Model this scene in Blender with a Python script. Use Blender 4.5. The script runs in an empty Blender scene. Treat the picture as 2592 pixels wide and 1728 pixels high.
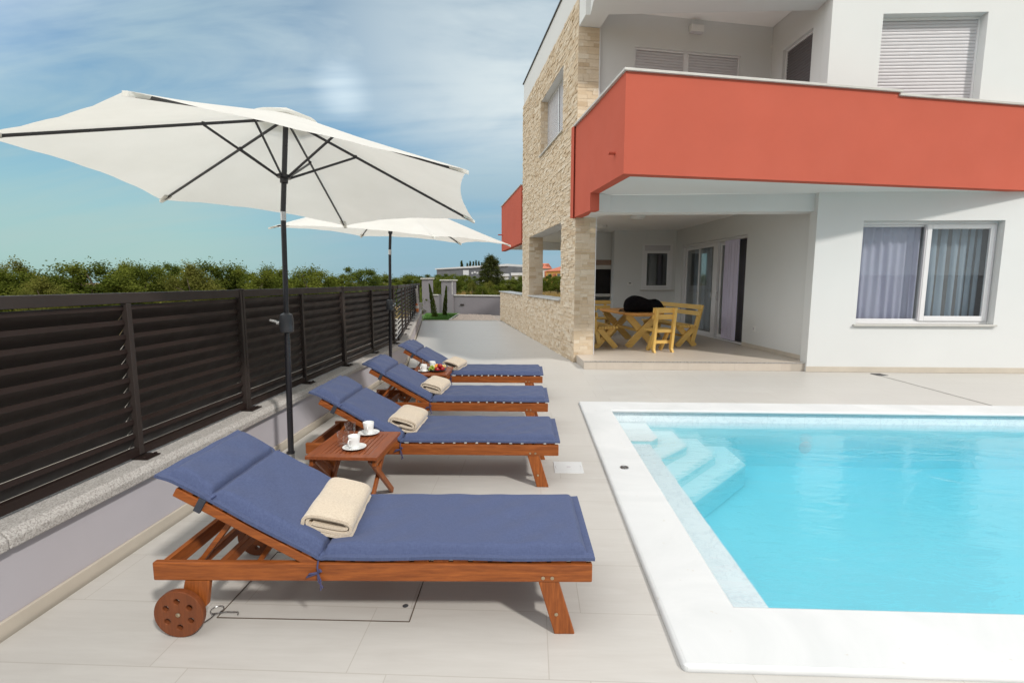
import bpy, bmesh, math, random
from mathutils import Vector, Matrix
R = math.radians
PI = math.pi
C = bpy.context.scene.collection
scene = bpy.context.scene

# ------------------------------------------------------------------ camera
cam_d = bpy.data.cameras.new('camera')
cam = bpy.data.objects.new('camera', cam_d)
C.objects.link(cam)
cam_d.sensor_fit = 'HORIZONTAL'
cam_d.sensor_width = 36.0
cam_d.lens = 36.0 * 1245.2 / 2592.0
cam_d.clip_start = 0.05
cam_d.clip_end = 6000
cam.location = (0, 0, 1.55)
cam.matrix_world = (Matrix.Translation((0, 0, 1.55)) @ Matrix.Rotation(R(2.258), 4, 'Z')
                    @ Matrix.Rotation(R(90 - 6.8924), 4, 'X') @ Matrix.Rotation(R(0.049), 4, 'Z'))
scene.camera = cam

# ------------------------------------------------------------------ light
SUN_AZ = R(138)      # clockwise from +Y (behind the camera, to its right)
SUN_EL = R(41)
sun_d = bpy.data.lights.new('sun', 'SUN')  # sun lamp stands in for a flash to the right of the camera
sun_d.energy = 2.4
sun_d.angle = R(4)
sun_d.color = (1.0, 0.95, 0.88)
sun = bpy.data.objects.new('sun', sun_d)
C.objects.link(sun)
sd = Vector((math.sin(SUN_AZ) * math.cos(SUN_EL), math.cos(SUN_AZ) * math.cos(SUN_EL), math.sin(SUN_EL)))
sun.rotation_euler = sd.to_track_quat('Z', 'Y').to_euler()
sun.location = sd * 60

scene.view_settings.view_transform = 'Standard'
scene.view_settings.look = 'None'
scene.view_settings.gamma = 1.0
scene.view_settings.use_curve_mapping = False
scene.view_settings.exposure = 0.30
scene.cycles.use_denoising = True
scene.cycles.max_bounces = 12
scene.cycles.diffuse_bounces = 5
scene.cycles.transparent_max_bounces = 12
scene.cycles.caustics_reflective = False
scene.cycles.caustics_refractive = True
scene.cycles.sample_clamp_indirect = 6.0


class NT:
    """small helper for node trees"""
    def __init__(s, tree):
        s.t = tree
        s.n = tree.nodes
        s.l = tree.links

    def node(s, kind, **kw):
        n = s.n.new(kind)
        for k, v in kw.items():
            if k in ('inp',):
                for a, b in v.items():
                    s.set(n.inputs[a], b)
            else:
                setattr(n, k, v)
        return n

    def set(s, sock, v):
        if hasattr(v, 'is_output') or isinstance(v, bpy.types.NodeSocket):
            s.l.new(v, sock)
        else:
            if sock.type == 'RGBA' and len(v) == 3:
                v = (*v, 1)
            sock.default_value = v

    def math(s, op, a, b=0.0, c=0.0, clamp=False):
        n = s.n.new('ShaderNodeMath')
        n.operation = op
        n.use_clamp = clamp
        s.set(n.inputs[0], a)
        s.set(n.inputs[1], b)
        s.set(n.inputs[2], c)
        return n.outputs[0]

    def mix(s, f, a, b, mode='MIX'):
        n = s.n.new('ShaderNodeMix')
        n.data_type = 'RGBA'
        n.blend_type = mode
        s.set(n.inputs[0], f)
        s.set(n.inputs[6], a)
        s.set(n.inputs[7], b)
        return n.outputs[2]

    def noise(s, vec, scale, detail=4, rough=0.55, dist=0.0):
        n = s.n.new('ShaderNodeTexNoise')
        s.set(n.inputs['Vector'], vec)
        n.inputs['Scale'].default_value = scale
        n.inputs['Detail'].default_value = detail
        n.inputs['Roughness'].default_value = rough
        n.inputs['Distortion'].default_value = dist
        return n.outputs[0]

    def ramp(s, f, stops):
        n = s.n.new('ShaderNodeValToRGB')
        el = n.color_ramp.elements
        while len(el) < len(stops):
            el.new(0.5)
        for e, (p, c) in zip(el, stops):
            e.position = p
            e.color = (*c, 1) if len(c) == 3 else c
        s.set(n.inputs[0], f)
        return n.outputs[0]

    def maprange(s, v, a, b, c=0.0, d=1.0, smooth=False):
        n = s.n.new('ShaderNodeMapRange')
        if smooth:
            n.interpolation_type = 'SMOOTHSTEP'
        for i, x in enumerate((v, a, b, c, d)):
            s.set(n.inputs[i], x)
        return n.outputs[0]

    def mapping(s, vec, scale=(1, 1, 1), loc=(0, 0, 0), rot=(0, 0, 0)):
        n = s.n.new('ShaderNodeMapping')
        s.set(n.inputs[0], vec)
        n.inputs['Scale'].default_value = scale
        n.inputs['Location'].default_value = loc
        n.inputs['Rotation'].default_value = rot
        return n.outputs[0]


# ------------------------------------------------------------------ sky
world = bpy.data.worlds.new('World')
scene.world = world
world.use_nodes = True
nt = NT(world.node_tree)
nt.n.clear()
geo = nt.node('ShaderNodeTexCoord').outputs['Generated']
sky = nt.node('ShaderNodeTexSky', sky_type='NISHITA', sun_disc=False, sun_elevation=SUN_EL, sun_rotation=SUN_AZ,
              air_density=1.0, dust_density=1.2, ozone_density=1.5).outputs[0]
sep = nt.node('ShaderNodeSeparateXYZ', inp={0: geo})
sx, sy, sz = sep.outputs
zc = nt.math('MAXIMUM', sz, 0.0)
den = nt.math('ADD', zc, 0.22)
cv = nt.node('ShaderNodeCombineXYZ', inp={0: nt.math('DIVIDE', sx, den), 1: nt.math('DIVIDE', sy, den), 2: 0.0}).outputs[0]
cv2 = nt.mapping(cv, scale=(0.8, 1.25, 1), loc=(3.1, 1.7, 0), rot=(0, 0, R(24)))
n1 = nt.noise(cv2, 0.72, 7, 0.50, 0.6)
n2 = nt.noise(nt.mapping(cv, scale=(0.5, 2.0, 1), loc=(8.2, -3.3, 0), rot=(0, 0, R(-14))), 1.6, 6, 0.55, 0.8)
# thin veil over most of the front sky; brighter towards the right (beside the house) and overhead / behind
veil = nt.maprange(nt.math('ADD', nt.math('MULTIPLY', n1, 0.62), nt.math('MULTIPLY', n2, 0.38)), 0.41, 0.64, 0.08, 0.92, True)
back = nt.maprange(nt.math('MULTIPLY', sy, -1.0), -0.25, 0.55, 0.0, 1.0, True)
top = nt.maprange(sz, 0.56, 0.88, 0.0, 1.0, True)
bright = nt.math('MAXIMUM', back, top)
# white bank of cloud on the right of the visible sky
azr = nt.math('DIVIDE', sx, nt.math('MAXIMUM', sy, 0.02))
bank = nt.math('MULTIPLY', nt.maprange(azr, -0.85, 0.05, 0.0, 1.0, True), nt.maprange(nt.math('ADD', n1, nt.math('MULTIPLY', n2, 0.3)), 0.46, 0.74, 0.25, 1.0, True))
bank = nt.math('MULTIPLY', bank, nt.maprange(sz, 0.16, 0.30, 0.0, 1.0, True))
front_cloud = nt.mix(bank, (3.5, 4.8, 5.4), (6.0, 6.7, 6.9))
# low sky turns milky green-blue on the left and grey-blue on the right
low = nt.maprange(sz, 0.02, 0.34, 1.0, 0.0, True)
lowcol = nt.mix(nt.maprange(azr, -0.75, -0.2, 0.0, 1.0, True), (3.4, 4.9, 4.6), (2.5, 3.8, 4.7))
base = nt.mix(1.0, sky, (0.36, 0.76, 0.90), 'MULTIPLY')
front = nt.mix(nt.math('MAXIMUM', veil, bank), base, front_cloud)
front = nt.mix(nt.math('MULTIPLY', low, 0.85), front, lowcol)
# one small white puff of cloud
puff_dir = (cam.matrix_world.to_3x3() @ Vector((-0.346, 0.513, -1.0))).normalized()
pd = nt.node('ShaderNodeVectorMath', operation='DOT_PRODUCT')
nt.set(pd.inputs[0], geo)
pd.inputs[1].default_value = puff_dir
puff = nt.maprange(nt.math('ADD', pd.outputs['Value'], nt.math('MULTIPLY', nt.math('SUBTRACT', n2, 0.5), 0.0022)), 0.9982, 1.0002, 0.0, 1.0)
puff = nt.math('MULTIPLY', nt.math('POWER', puff, 2.0), 0.75)
front = nt.mix(puff, front, (6.4, 7.6, 8.3))
allsky = nt.mix(bright, front, (4.3, 4.5, 4.6))
# bright haze added to the sky, out of view high left, to lift left-facing walls
dotn = nt.node('ShaderNodeVectorMath', operation='DOT_PRODUCT')
nt.set(dotn.inputs[0], geo)
dotn.inputs[1].default_value = Vector((-0.64, -0.16, 0.75)).normalized()
glow = nt.maprange(nt.math('ADD', dotn.outputs['Value'], nt.math('MULTIPLY', nt.math('SUBTRACT', n1, 0.5), 0.12)), 0.50, 0.92, 0.0, 1.0, True)
allsky = nt.mix(glow, allsky, (18.0, 18.0, 17.7))
bg = nt.node('ShaderNodeBackground', inp={0: allsky, 1: 0.1})
out = nt.node('ShaderNodeOutputWorld', inp={0: bg.outputs[0]})

# ------------------------------------------------------------------ materials
def new_mat(name):
    m = bpy.data.materials.new(name)
    m.use_nodes = True
    t = NT(m.node_tree)
    t.n.clear()
    o = t.node('ShaderNodeOutputMaterial')
    t.out = o.inputs['Surface']
    return m, t


def coords(t, which='Object'):
    return t.node('ShaderNodeTexCoord').outputs[which]


def pbsdf(t, col, rough=0.6, normal=None, **kw):
    b = t.node('ShaderNodeBsdfPrincipled')
    t.set(b.inputs['Base Color'], col)
    t.set(b.inputs['Roughness'], rough)
    if normal is not None:
        t.set(b.inputs['Normal'], normal)
    for k, v in kw.items():
        t.set(b.inputs[k], v)
    return b.outputs[0]


def bump(t, h, strength=0.3, dist=0.01):
    b = t.node('ShaderNodeBump')
    b.inputs['Strength'].default_value = strength
    b.inputs['Distance'].default_value = dist
    t.set(b.inputs['Height'], h)
    return b.outputs[0]


def sc(c, k):
    return tuple(x * k for x in c)


def plain(name, col, rough=0.6, var=0.12, scale=6.0, bstr=0.0, bscale=60.0, metal=0.0, spec=0.5, coord='Object', bdist=0.004):
    m, t = new_mat(name)
    v = coords(t, coord)
    n = t.noise(v, scale, 5, 0.6)
    colr = t.mix(t.maprange(n, 0.3, 0.7), sc(col, 1 - var), sc(col, 1 + var))
    nm = None
    if bstr:
        nm = bump(t, t.noise(v, bscale, 4, 0.6), bstr, bdist)
    rr = t.maprange(t.noise(v, scale * 2.3, 3), 0.3, 0.7, max(0.02, rough - 0.07), min(1, rough + 0.07))
    s = pbsdf(t, colr, rr, nm, Metallic=metal, **{'Specular IOR Level': spec})
    t.set(t.out, s)
    return m


def wood(name, dark, light, axis='X', rough=0.42, scale=1.0):
    m, t = new_mat(name)
    v = coords(t)
    rnd = t.node('ShaderNodeObjectInfo').outputs['Random']
    st = {'X': (1.2, 14, 14), 'Y': (14, 1.2, 14), 'Z': (14, 14, 1.2)}[axis]
    mv = t.mapping(v, scale=tuple(s * scale for s in st))
    off = t.node('ShaderNodeVectorMath', operation='ADD')
    t.set(off.inputs[0], mv)
    t.set(off.inputs[1], t.node('ShaderNodeCombineXYZ', inp={0: t.math('MULTIPLY', rnd, 37.0), 1: t.math('MULTIPLY', rnd, 11.0), 2: t.math('MULTIPLY', rnd, 23.0)}).outputs[0])
    g = t.noise(off.outputs[0], 2.2, 6, 0.62, 1.2)
    g2 = t.noise(off.outputs[0], 9.0, 3, 0.6, 0.4)
    col = t.ramp(t.math('ADD', t.math('MULTIPLY', g, 0.6), t.math('MULTIPLY', g2, 0.4)), [(0.28, dark), (0.5, tuple((a + b) / 2 for a, b in zip(dark, light))), (0.68, light)])
    nm = bump(t, g2, 0.12, 0.002)
    s = pbsdf(t, col, t.maprange(g, 0.3, 0.7, rough - 0.08, rough + 0.1), nm, **{'Specular IOR Level': 0.35})
    t.set(t.out, s)
    return m


M = {}
M['plaster'] = plain('white_plaster', (0.64, 0.652, 0.648), 0.85, 0.02, 0.8, 0.16, 200, spec=0.2, bdist=0.002)
M['ceil'] = plain('ceiling_paint', (0.86, 0.85, 0.83), 0.9, 0.015, 0.7, spec=0.2)
M['red'] = plain('coral_render', (0.47, 0.108, 0.070), 0.9, 0.05, 0.9, 0.22, 240, spec=0.15, bdist=0.003)
M['cap'] = plain('pale_stone_cap', (0.50, 0.49, 0.46), 0.5, 0.08, 5)
M['darkcap'] = plain('dark_flashing', (0.06, 0.055, 0.05), 0.5, 0.1, 5)
M['sill'] = plain('grey_stone_sill', (0.50, 0.50, 0.49), 0.45, 0.10, 4)
M['frame'] = plain('white_window_profile', (0.70, 0.70, 0.71), 0.35, 0.01, 2)
M['steel'] = plain('brushed_steel', (0.55, 0.55, 0.55), 0.28, 0.05, 20, metal=1.0)
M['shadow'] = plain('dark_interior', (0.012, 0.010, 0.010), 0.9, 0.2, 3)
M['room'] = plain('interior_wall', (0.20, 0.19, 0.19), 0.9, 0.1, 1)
M['fence'] = plain('dark_bronze_powder_coat', (0.021, 0.0128, 0.0110), 0.45, 0.10, 3, spec=0.3)
M['fence_light'] = plain('anthracite_powder_coat', (0.036, 0.028, 0.0255), 0.5, 0.08, 3, spec=0.3)
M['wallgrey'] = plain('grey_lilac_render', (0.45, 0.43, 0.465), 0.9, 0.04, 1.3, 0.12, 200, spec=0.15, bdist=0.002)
M['fargrey_shaded'] = plain('shaded_grey_lilac_render', (0.21, 0.20, 0.215), 0.9, 0.04, 1.3, 0.12, 200, spec=0.15, bdist=0.002)  # shaded copy of the grey lilac render, far wall's shade put into its colour
M['skirt'] = plain('beige_tile_skirting', (0.50, 0.45, 0.38), 0.45, 0.07, 2.5)
M['black'] = plain('black_metal', (0.016, 0.016, 0.020), 0.32, 0.1, 6, spec=0.5)
M['hub'] = plain('dark_grey_plastic', (0.045, 0.048, 0.055), 0.4, 0.1, 6)
M['tie'] = plain('navy_cord', (0.05, 0.05, 0.12), 0.8, 0.1, 20)
M['strap'] = plain('charcoal_strap', (0.035, 0.04, 0.055), 0.8, 0.1, 30)
M['china'] = plain('white_china', (0.78, 0.79, 0.78), 0.12, 0.01, 4)
M['bag'] = plain('black_fleece', (0.006, 0.005, 0.006), 0.95, 0.3, 12, 0.5, 50, spec=0.1, bdist=0.01)
M['brownstrip'] = plain('brown_stone_strip', (0.30, 0.20, 0.15), 0.6, 0.1, 5)
M['plastic_white'] = plain('white_plastic', (0.72, 0.72, 0.70), 0.4, 0.02, 5)
M['brass'] = plain('aged_bolt', (0.50, 0.42, 0.30), 0.35, 0.1, 30, metal=1.0)
M['shutter'] = plain('grey_roller_slat', (0.53, 0.52, 0.54), 0.5, 0.03, 3)
M['shutter_dark'] = plain('dark_roller_slat', (0.12, 0.11, 0.115), 0.5, 0.03, 3)
M['trunk'] = plain('bark', (0.10, 0.075, 0.055), 0.9, 0.3, 8, 0.5, 30)
M['bucket'] = plain('orange_plastic', (0.70, 0.22, 0.06), 0.5, 0.05, 5)
M['clad_grey'] = plain('grey_cladding', (0.115, 0.12, 0.135), 0.6, 0.15, 0.4)
M['roof_pale'] = plain('pale_roof_sheet', (0.55, 0.56, 0.58), 0.5, 0.05, 0.4)
M['tile_roof'] = plain('terracotta_roof', (0.42, 0.13, 0.07), 0.8, 0.15, 1.2)
M['ochre'] = plain('ochre_render', (0.66, 0.36, 0.10), 0.9, 0.05, 0.6)
M['white_far'] = plain('whitewash', (0.55, 0.55, 0.53), 0.9, 0.05, 0.4)
M['winblue'] = plain('far_glazing', (0.10, 0.13, 0.17), 0.2, 0.2, 0.8)
M['linermarble'] = None

TEAK_D, TEAK_L = (0.135, 0.032, 0.007), (0.36, 0.105, 0.022)
M['teak'] = wood('red_hardwood_x', TEAK_D, TEAK_L, 'X')
M['teak_y'] = wood('red_hardwood_y', TEAK_D, TEAK_L, 'Y')
M['teak_z'] = wood('red_hardwood_z', TEAK_D, TEAK_L, 'Z')
M['wheelwood'] = wood('stained_wheel_wood', (0.11, 0.030, 0.010), (0.21, 0.062, 0.020), 'Z', 0.45)
M['tabletop'] = wood('table_hardwood', (0.16, 0.042, 0.014), (0.32, 0.095, 0.034), 'Y', 0.40)
M['pine'] = wood('varnished_pine_x', (0.60, 0.365, 0.085), (0.76, 0.52, 0.17), 'X', 0.45)
M['pine_y'] = wood('varnished_pine_y', (0.60, 0.365, 0.085), (0.76, 0.52, 0.17), 'Y', 0.45)
M['pine_z'] = wood('varnished_pine_z', (0.60, 0.365, 0.085), (0.76, 0.52, 0.17), 'Z', 0.45)
M['pinetop'] = wood('honey_pine_y', (0.52, 0.23, 0.06), (0.70, 0.36, 0.11), 'Y', 0.4)

# floor tiles: wood look porcelain planks
def tile_mat(name, c1, c2, ox, oy, rough=0.42):
    m, t = new_mat(name)
    v = coords(t)
    b = t.node('ShaderNodeTexBrick', offset=0.2, offset_frequency=2, squash=1.0)
    t.set(b.inputs['Vector'], t.mapping(v, loc=(ox, oy, 0)))
    b.inputs['Color1'].default_value = (0.3, 0.3, 0.3, 1)
    b.inputs['Color2'].default_value = (0.7, 0.7, 0.7, 1)
    b.inputs['Mortar'].default_value = (0.5, 0.5, 0.5, 1)
    b.inputs['Scale'].default_value = 1.0
    b.inputs['Mortar Size'].default_value = 0.0022
    b.inputs['Mortar Smooth'].default_value = 0.2
    b.inputs['Bias'].default_value = 0.0
    b.inputs['Brick Width'].default_value = 0.81
    b.inputs['Row Height'].default_value = 0.40
    tone = t.node('ShaderNodeSeparateColor', inp={0: b.outputs['Color']}).outputs[0]
    jit = t.node('ShaderNodeVectorMath', operation='ADD')
    t.set(jit.inputs[0], t.mapping(v, scale=(1.3, 9.0, 1)))
    t.set(jit.inputs[1], t.node('ShaderNodeCombineXYZ', inp={0: t.math('MULTIPLY', tone, 30.0), 1: t.math('MULTIPLY', tone, 17.0)}).outputs[0])
    g = t.noise(jit.outputs[0], 1.6, 6, 0.6, 0.8)
    g2 = t.noise(t.mapping(v, scale=(0.6, 1.0, 1)), 1.1, 4, 0.6, 0.3)
    g3 = t.noise(t.mapping(v, scale=(4, 40, 1)), 2.0, 4, 0.6, 0.5)
    f = t.math('ADD', t.math('ADD', t.math('MULTIPLY', g, 0.50), t.math('MULTIPLY', g3, 0.2)), t.math('ADD', t.math('MULTIPLY', g2, 0.18), t.math('MULTIPLY', tone, 0.12)))
    col = t.mix(t.maprange(f, 0.34, 0.62), c1, c2)
    mort = t.math('MULTIPLY', b.outputs['Fac'], 0.5)
    col = t.mix(mort, col, (0.30, 0.27, 0.23))
    nm = bump(t, t.math('SUBTRACT', t.math('MULTIPLY', g3, 0.25), b.outputs['Fac']), 0.12, 0.002)
    t.set(t.out, pbsdf(t, col, t.maprange(g, 0.3, 0.7, rough - 0.08, rough + 0.1), nm, **{'Specular IOR Level': 0.4}))
    return m


M['tile'] = tile_mat('porcelain_plank_tile', (0.452, 0.435, 0.408), (0.512, 0.498, 0.472), -0.24 + 0.81 * 4, -1.765 + 0.4 * 20)
M['porchtile'] = tile_mat('porch_porcelain_tile', (0.47, 0.41, 0.35), (0.56, 0.50, 0.43), 0.3, 0.1)

# stone cladding, a random tone per block through a face attribute
def stone_mat(name, stops, attr='tone'):
    m, t = new_mat(name)
    v = coords(t)
    a = t.node('ShaderNodeAttribute', attribute_name=attr, attribute_type='GEOMETRY').outputs['Fac']
    n = t.noise(v, 9.0, 6, 0.65, 0.5)
    n2 = t.noise(v, 45.0, 5, 0.65)
    f = t.math('ADD', t.math('MULTIPLY', a, 0.68), t.math('MULTIPLY', n, 0.32))
    col = t.ramp(f, stops)
    col = t.mix(t.maprange(n2, 0.35, 0.7, 0.0, 0.22), col, sc(stops[0][1], 0.8))
    h = t.math('ADD', t.math('MULTIPLY', n, 0.6), t.math('MULTIPLY', n2, 0.5))
    t.set(t.out, pbsdf(t, col, 0.9, bump(t, h, 0.40, 0.010), **{'Specular IOR Level': 0.15}))
    return m


M['stone'] = stone_mat('split_face_limestone', [(0.10, (0.50, 0.38, 0.255)), (0.35, (0.60, 0.485, 0.345)), (0.6, (0.66, 0.56, 0.43)), (0.85, (0.70, 0.62, 0.50)), (0.98, (0.61, 0.46, 0.30))])

# granite coping
m, t = new_mat('speckled_granite')
v = coords(t)
vo = t.node('ShaderNodeTexVoronoi')
t.set(vo.inputs['Vector'], v)
vo.inputs['Scale'].default_value = 170
n = t.noise(v, 90, 3, 0.7)
f = t.node('ShaderNodeSeparateColor', inp={0: vo.outputs['Color']}).outputs[0]
col = t.ramp(t.math('ADD', t.math('MULTIPLY', f, 0.6), t.math('MULTIPLY', n, 0.4)), [(0.2, (0.27, 0.25, 0.235)), (0.45, (0.40, 0.38, 0.36)), (0.75, (0.50, 0.48, 0.46))])
t.set(t.out, pbsdf(t, col, 0.7, bump(t, f, 0.4, 0.003)))
M['granite'] = m

# white marble pool coping
m, t = new_mat('white_marble')
v = coords(t)
n = t.noise(v, 1.6, 6, 0.6, 1.0)
n2 = t.noise(v, 24, 3, 0.5)
col = t.mix(t.maprange(n, 0.35, 0.7), (0.57, 0.585, 0.59), (0.65, 0.66, 0.665))
sp = t.maprange(n2, 0.70, 0.76)
col = t.mix(t.math('MULTIPLY', sp, 0.5), col, (0.50, 0.46, 0.40))
t.set(t.out, pbsdf(t, col, 0.55, bump(t, n2, 0.06, 0.003), **{'Specular IOR Level': 0.3}))
M['marble'] = m

m, t = new_mat('veined_pool_liner')
v = coords(t)
w = t.noise(t.mapping(v, scale=(1, 1, 1.4)), 4.5, 7, 0.62, 2.2)
vein = t.math('SUBTRACT', 1.0, t.maprange(t.math('ABSOLUTE', t.math('SUBTRACT', w, 0.5)), 0.0, 0.035, 0.0, 1.0, True))
ti = t.node('ShaderNodeTexBrick', offset=0.0)
t.set(ti.inputs['Vector'], t.mapping(v, rot=(R(90), 0, 0)))
ti.inputs['Scale'].default_value = 1.0
ti.inputs['Brick Width'].default_value = 0.44
ti.inputs['Row Height'].default_value = 0.44
ti.inputs['Mortar Size'].default_value = 0.002
col = t.mix(t.math('MULTIPLY', vein, 0.45), (0.72, 0.79, 0.82), (0.48, 0.56, 0.62))
col = t.mix(t.math('MULTIPLY', ti.outputs['Fac'], 0.4), col, (0.45, 0.5, 0.53))
t.set(t.out, pbsdf(t, col, 0.4))
M['linermarble'] = m
M['liner'] = plain('aqua_pool_membrane', (0.42, 0.70, 0.745), 0.6, 0.03, 1.2, spec=0.2)
M['stepliner'] = plain('pale_pool_step', (0.70, 0.78, 0.80), 0.6, 0.02, 3, spec=0.2)

# pool water: clear, refracting, slightly rippled
m, t = new_mat('pool_water')
v = coords(t)
wn = t.noise(t.mapping(v, scale=(0.55, 1.25, 1)), 3.2, 4, 0.55, 0.6)
wn2 = t.noise(t.mapping(v, scale=(0.6, 1.6, 1)), 11.0, 3, 0.5, 0.3)
h = t.math('ADD', wn, t.math('MULTIPLY', wn2, 0.22))
b = t.node('ShaderNodeBump')
b.inputs['Strength'].default_value = 0.35
b.inputs['Distance'].default_value = 0.035
t.set(b.inputs['Height'], h)
cl = t.node('ShaderNodeBsdfTransparent', inp={'Color': (1, 1, 1)})
gl = t.node('ShaderNodeBsdfGlossy', inp={'Color': (1, 1, 1), 'Roughness': 0.02, 'Normal': b.outputs[0]})
bk = t.node('ShaderNodeNewGeometry').outputs['Backfacing']
fr = t.node('ShaderNodeFresnel', inp={'IOR': t.math('ADD', 1.333, t.math('MULTIPLY', bk, 1 / 1.333 - 1.333)), 'Normal': b.outputs[0]})
b2 = t.node('ShaderNodeBump')
b2.inputs['Strength'].default_value = 1.0
b2.inputs['Distance'].default_value = 0.10
t.set(b2.inputs['Height'], h)
rf = t.node('ShaderNodeBsdfRefraction', inp={'Color': (1, 1, 1), 'Roughness': 0.0, 'IOR': 1.045, 'Normal': b2.outputs[0]})
thru = t.node('ShaderNodeMixShader', inp={0: 0.42, 1: cl.outputs[0], 2: rf.outputs[0]})
mx = t.node('ShaderNodeMixShader', inp={0: fr.outputs[0], 1: thru.outputs[0], 2: gl.outputs[0]})
t.set(t.out, mx.outputs[0])
va = t.node('ShaderNodeVolumeAbsorption', inp={'Color': (0.16, 0.83, 0.94), 'Density': 0.68})
t.l.new(va.outputs[0], t.out.node.inputs['Volume'])
M['water'] = m

# blue outdoor fabric
m, t = new_mat('blue_canvas')
v = coords(t)
wv = t.noise(t.mapping(v, scale=(260, 60, 60)), 1.0, 2, 0.5)
wv2 = t.noise(t.mapping(v, scale=(60, 260, 60)), 1.0, 2, 0.5)
n = t.noise(v, 3.5, 4, 0.6)
wr = t.noise(t.mapping(v, scale=(1, 2, 1)), 7.0, 4, 0.55, 0.4)
f = t.math('ADD', t.math('MULTIPLY', wv, 0.5), t.math('MULTIPLY', wv2, 0.5))
col = t.mix(t.maprange(f, 0.3, 0.7), (0.054, 0.072, 0.148), (0.082, 0.106, 0.202))
col = t.mix(t.maprange(n, 0.35, 0.7, 0.0, 0.25), col, (0.07, 0.088, 0.165))
ht = t.math('ADD', t.math('MULTIPLY', f, 0.05), t.math('MULTIPLY', wr, 0.5))
t.set(t.out, pbsdf(t, col, 0.85, bump(t, ht, 0.12, 0.010), **{'Specular IOR Level': 0.2, 'Sheen Weight': 0.08}))
M['blue'] = m
M['seam'] = plain('dark_blue_seam', (0.035, 0.05, 0.13), 0.9, 0.1, 20)

# towel
m, t = new_mat('beige_terry')
v = coords(t)
n = t.noise(v, 130, 4, 0.7)
n2 = t.noise(v, 14, 4, 0.6)
col = t.mix(t.maprange(n, 0.3, 0.7), (0.48, 0.395, 0.295), (0.66, 0.57, 0.455))
t.set(t.out, pbsdf(t, col, 0.95, bump(t, t.math('ADD', n, n2), 0.35, 0.004), **{'Specular IOR Level': 0.1, 'Sheen Weight': 0.3}))
M['towel'] = m

# parasol canvas: lets light through
m, t = new_mat('ecru_parasol_canvas')
v = coords(t)
n = t.noise(v, 2.2, 4, 0.5)
wv = t.noise(t.mapping(v, scale=(200, 200, 60)), 1.0, 2, 0.5)
col = t.mix(t.maprange(n, 0.3, 0.7), (0.76, 0.755, 0.715), (0.83, 0.825, 0.79))
df = t.node('ShaderNodeBsdfDiffuse', inp={'Color': col, 'Normal': bump(t, t.math('ADD', t.math('MULTIPLY', wv, 0.08), n), 0.25, 0.03)})
tr = t.node('ShaderNodeBsdfTranslucent', inp={'Color': t.mix(0.5, col, (0.84, 0.83, 0.76))})
mx = t.node('ShaderNodeMixShader', inp={0: 0.42, 1: df.outputs[0], 2: tr.outputs[0]})
t.set(t.out, mx.outputs[0])
M['canvas'] = m

# sheer lilac curtain
def curtain_mat(name, c, tw):
    m, t = new_mat(name)
    df = t.node('ShaderNodeBsdfDiffuse', inp={'Color': c})
    tr = t.node('ShaderNodeBsdfTranslucent', inp={'Color': c})
    mx = t.node('ShaderNodeMixShader', inp={0: tw, 1: df.outputs[0], 2: tr.outputs[0]})
    t.set(t.out, mx.outputs[0])
    return m


M['curtain'] = curtain_mat('lilac_voile', (0.78, 0.74, 0.90), 0.35)
M['curtain_dark'] = curtain_mat('grey_voile', (0.58, 0.64, 0.72), 0.35)

# glass
def glass_mat(name, tint, boost):
    m, t = new_mat(name)
    tr = t.node('ShaderNodeBsdfTransparent', inp={'Color': tint})
    gl = t.node('ShaderNodeBsdfGlossy', inp={'Color': (1, 1, 1), 'Roughness': 0.01})
    bk = t.node('ShaderNodeNewGeometry').outputs['Backfacing']
    fr = t.node('ShaderNodeFresnel', inp={'IOR': t.math('ADD', 1.5, t.math('MULTIPLY', bk, 1 / 1.5 - 1.5))})
    f = t.math('ADD', t.math('MULTIPLY', fr.outputs[0], boost), 0.0, clamp=True)
    mx = t.node('ShaderNodeMixShader', inp={0: f, 1: tr.outputs[0], 2: gl.outputs[0]})
    t.set(t.out, mx.outputs[0])
    return m


M['pane'] = glass_mat('window_glass', (0.90, 0.93, 0.94), 1.6)
M['tumbler'] = glass_mat('tumbler_glass', (0.97, 0.975, 0.975), 1.0)

# ground
m, t = new_mat('dry_scrubland')
v = coords(t)
n = t.noise(v, 0.09, 6, 0.6, 0.4)
n2 = t.noise(v, 1.7, 5, 0.65)
n3 = t.noise(v, 9, 4, 0.65)
col = t.ramp(t.math('ADD', t.math('MULTIPLY', n, 0.6), t.math('MULTIPLY', n2, 0.4)), [(0.32, (0.085, 0.085, 0.032)), (0.5, (0.22, 0.165, 0.075)), (0.66, (0.36, 0.26, 0.14))])
col = t.mix(t.maprange(n3, 0.3, 0.7, 0, 0.35), col, (0.13, 0.10, 0.05))
t.set(t.out, pbsdf(t, col, 1.0, bump(t, n3, 0.6, 0.05), **{'Specular IOR Level': 0.05}))
M['ground'] = m
M['palegravel'] = plain('pale_gravel_track', (0.40, 0.37, 0.32), 0.95, 0.15, 4, 0.5, 50, bdist=0.02)
M['earth'] = plain('sandy_track', (0.56, 0.40, 0.24), 0.95, 0.15, 1.5, 0.4, 20, bdist=0.02)
M['sea'] = plain('far_sea', (0.12, 0.24, 0.33), 0.35, 0.05, 0.01)
M['lawn'] = plain('lawn_soil', (0.05, 0.11, 0.02), 0.95, 0.2, 6, 0.5, 60, bdist=0.02)
M['blade'] = plain('grass_blade', (0.075, 0.19, 0.025), 0.7, 0.3, 9)
M['pebble'] = plain('pink_grey_pebble', (0.50, 0.42, 0.36), 0.85, 0.28, 9)
M['gravelbed'] = plain('gravel_bed', (0.40, 0.34, 0.29), 0.95, 0.2, 12, 0.5, 60)


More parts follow.
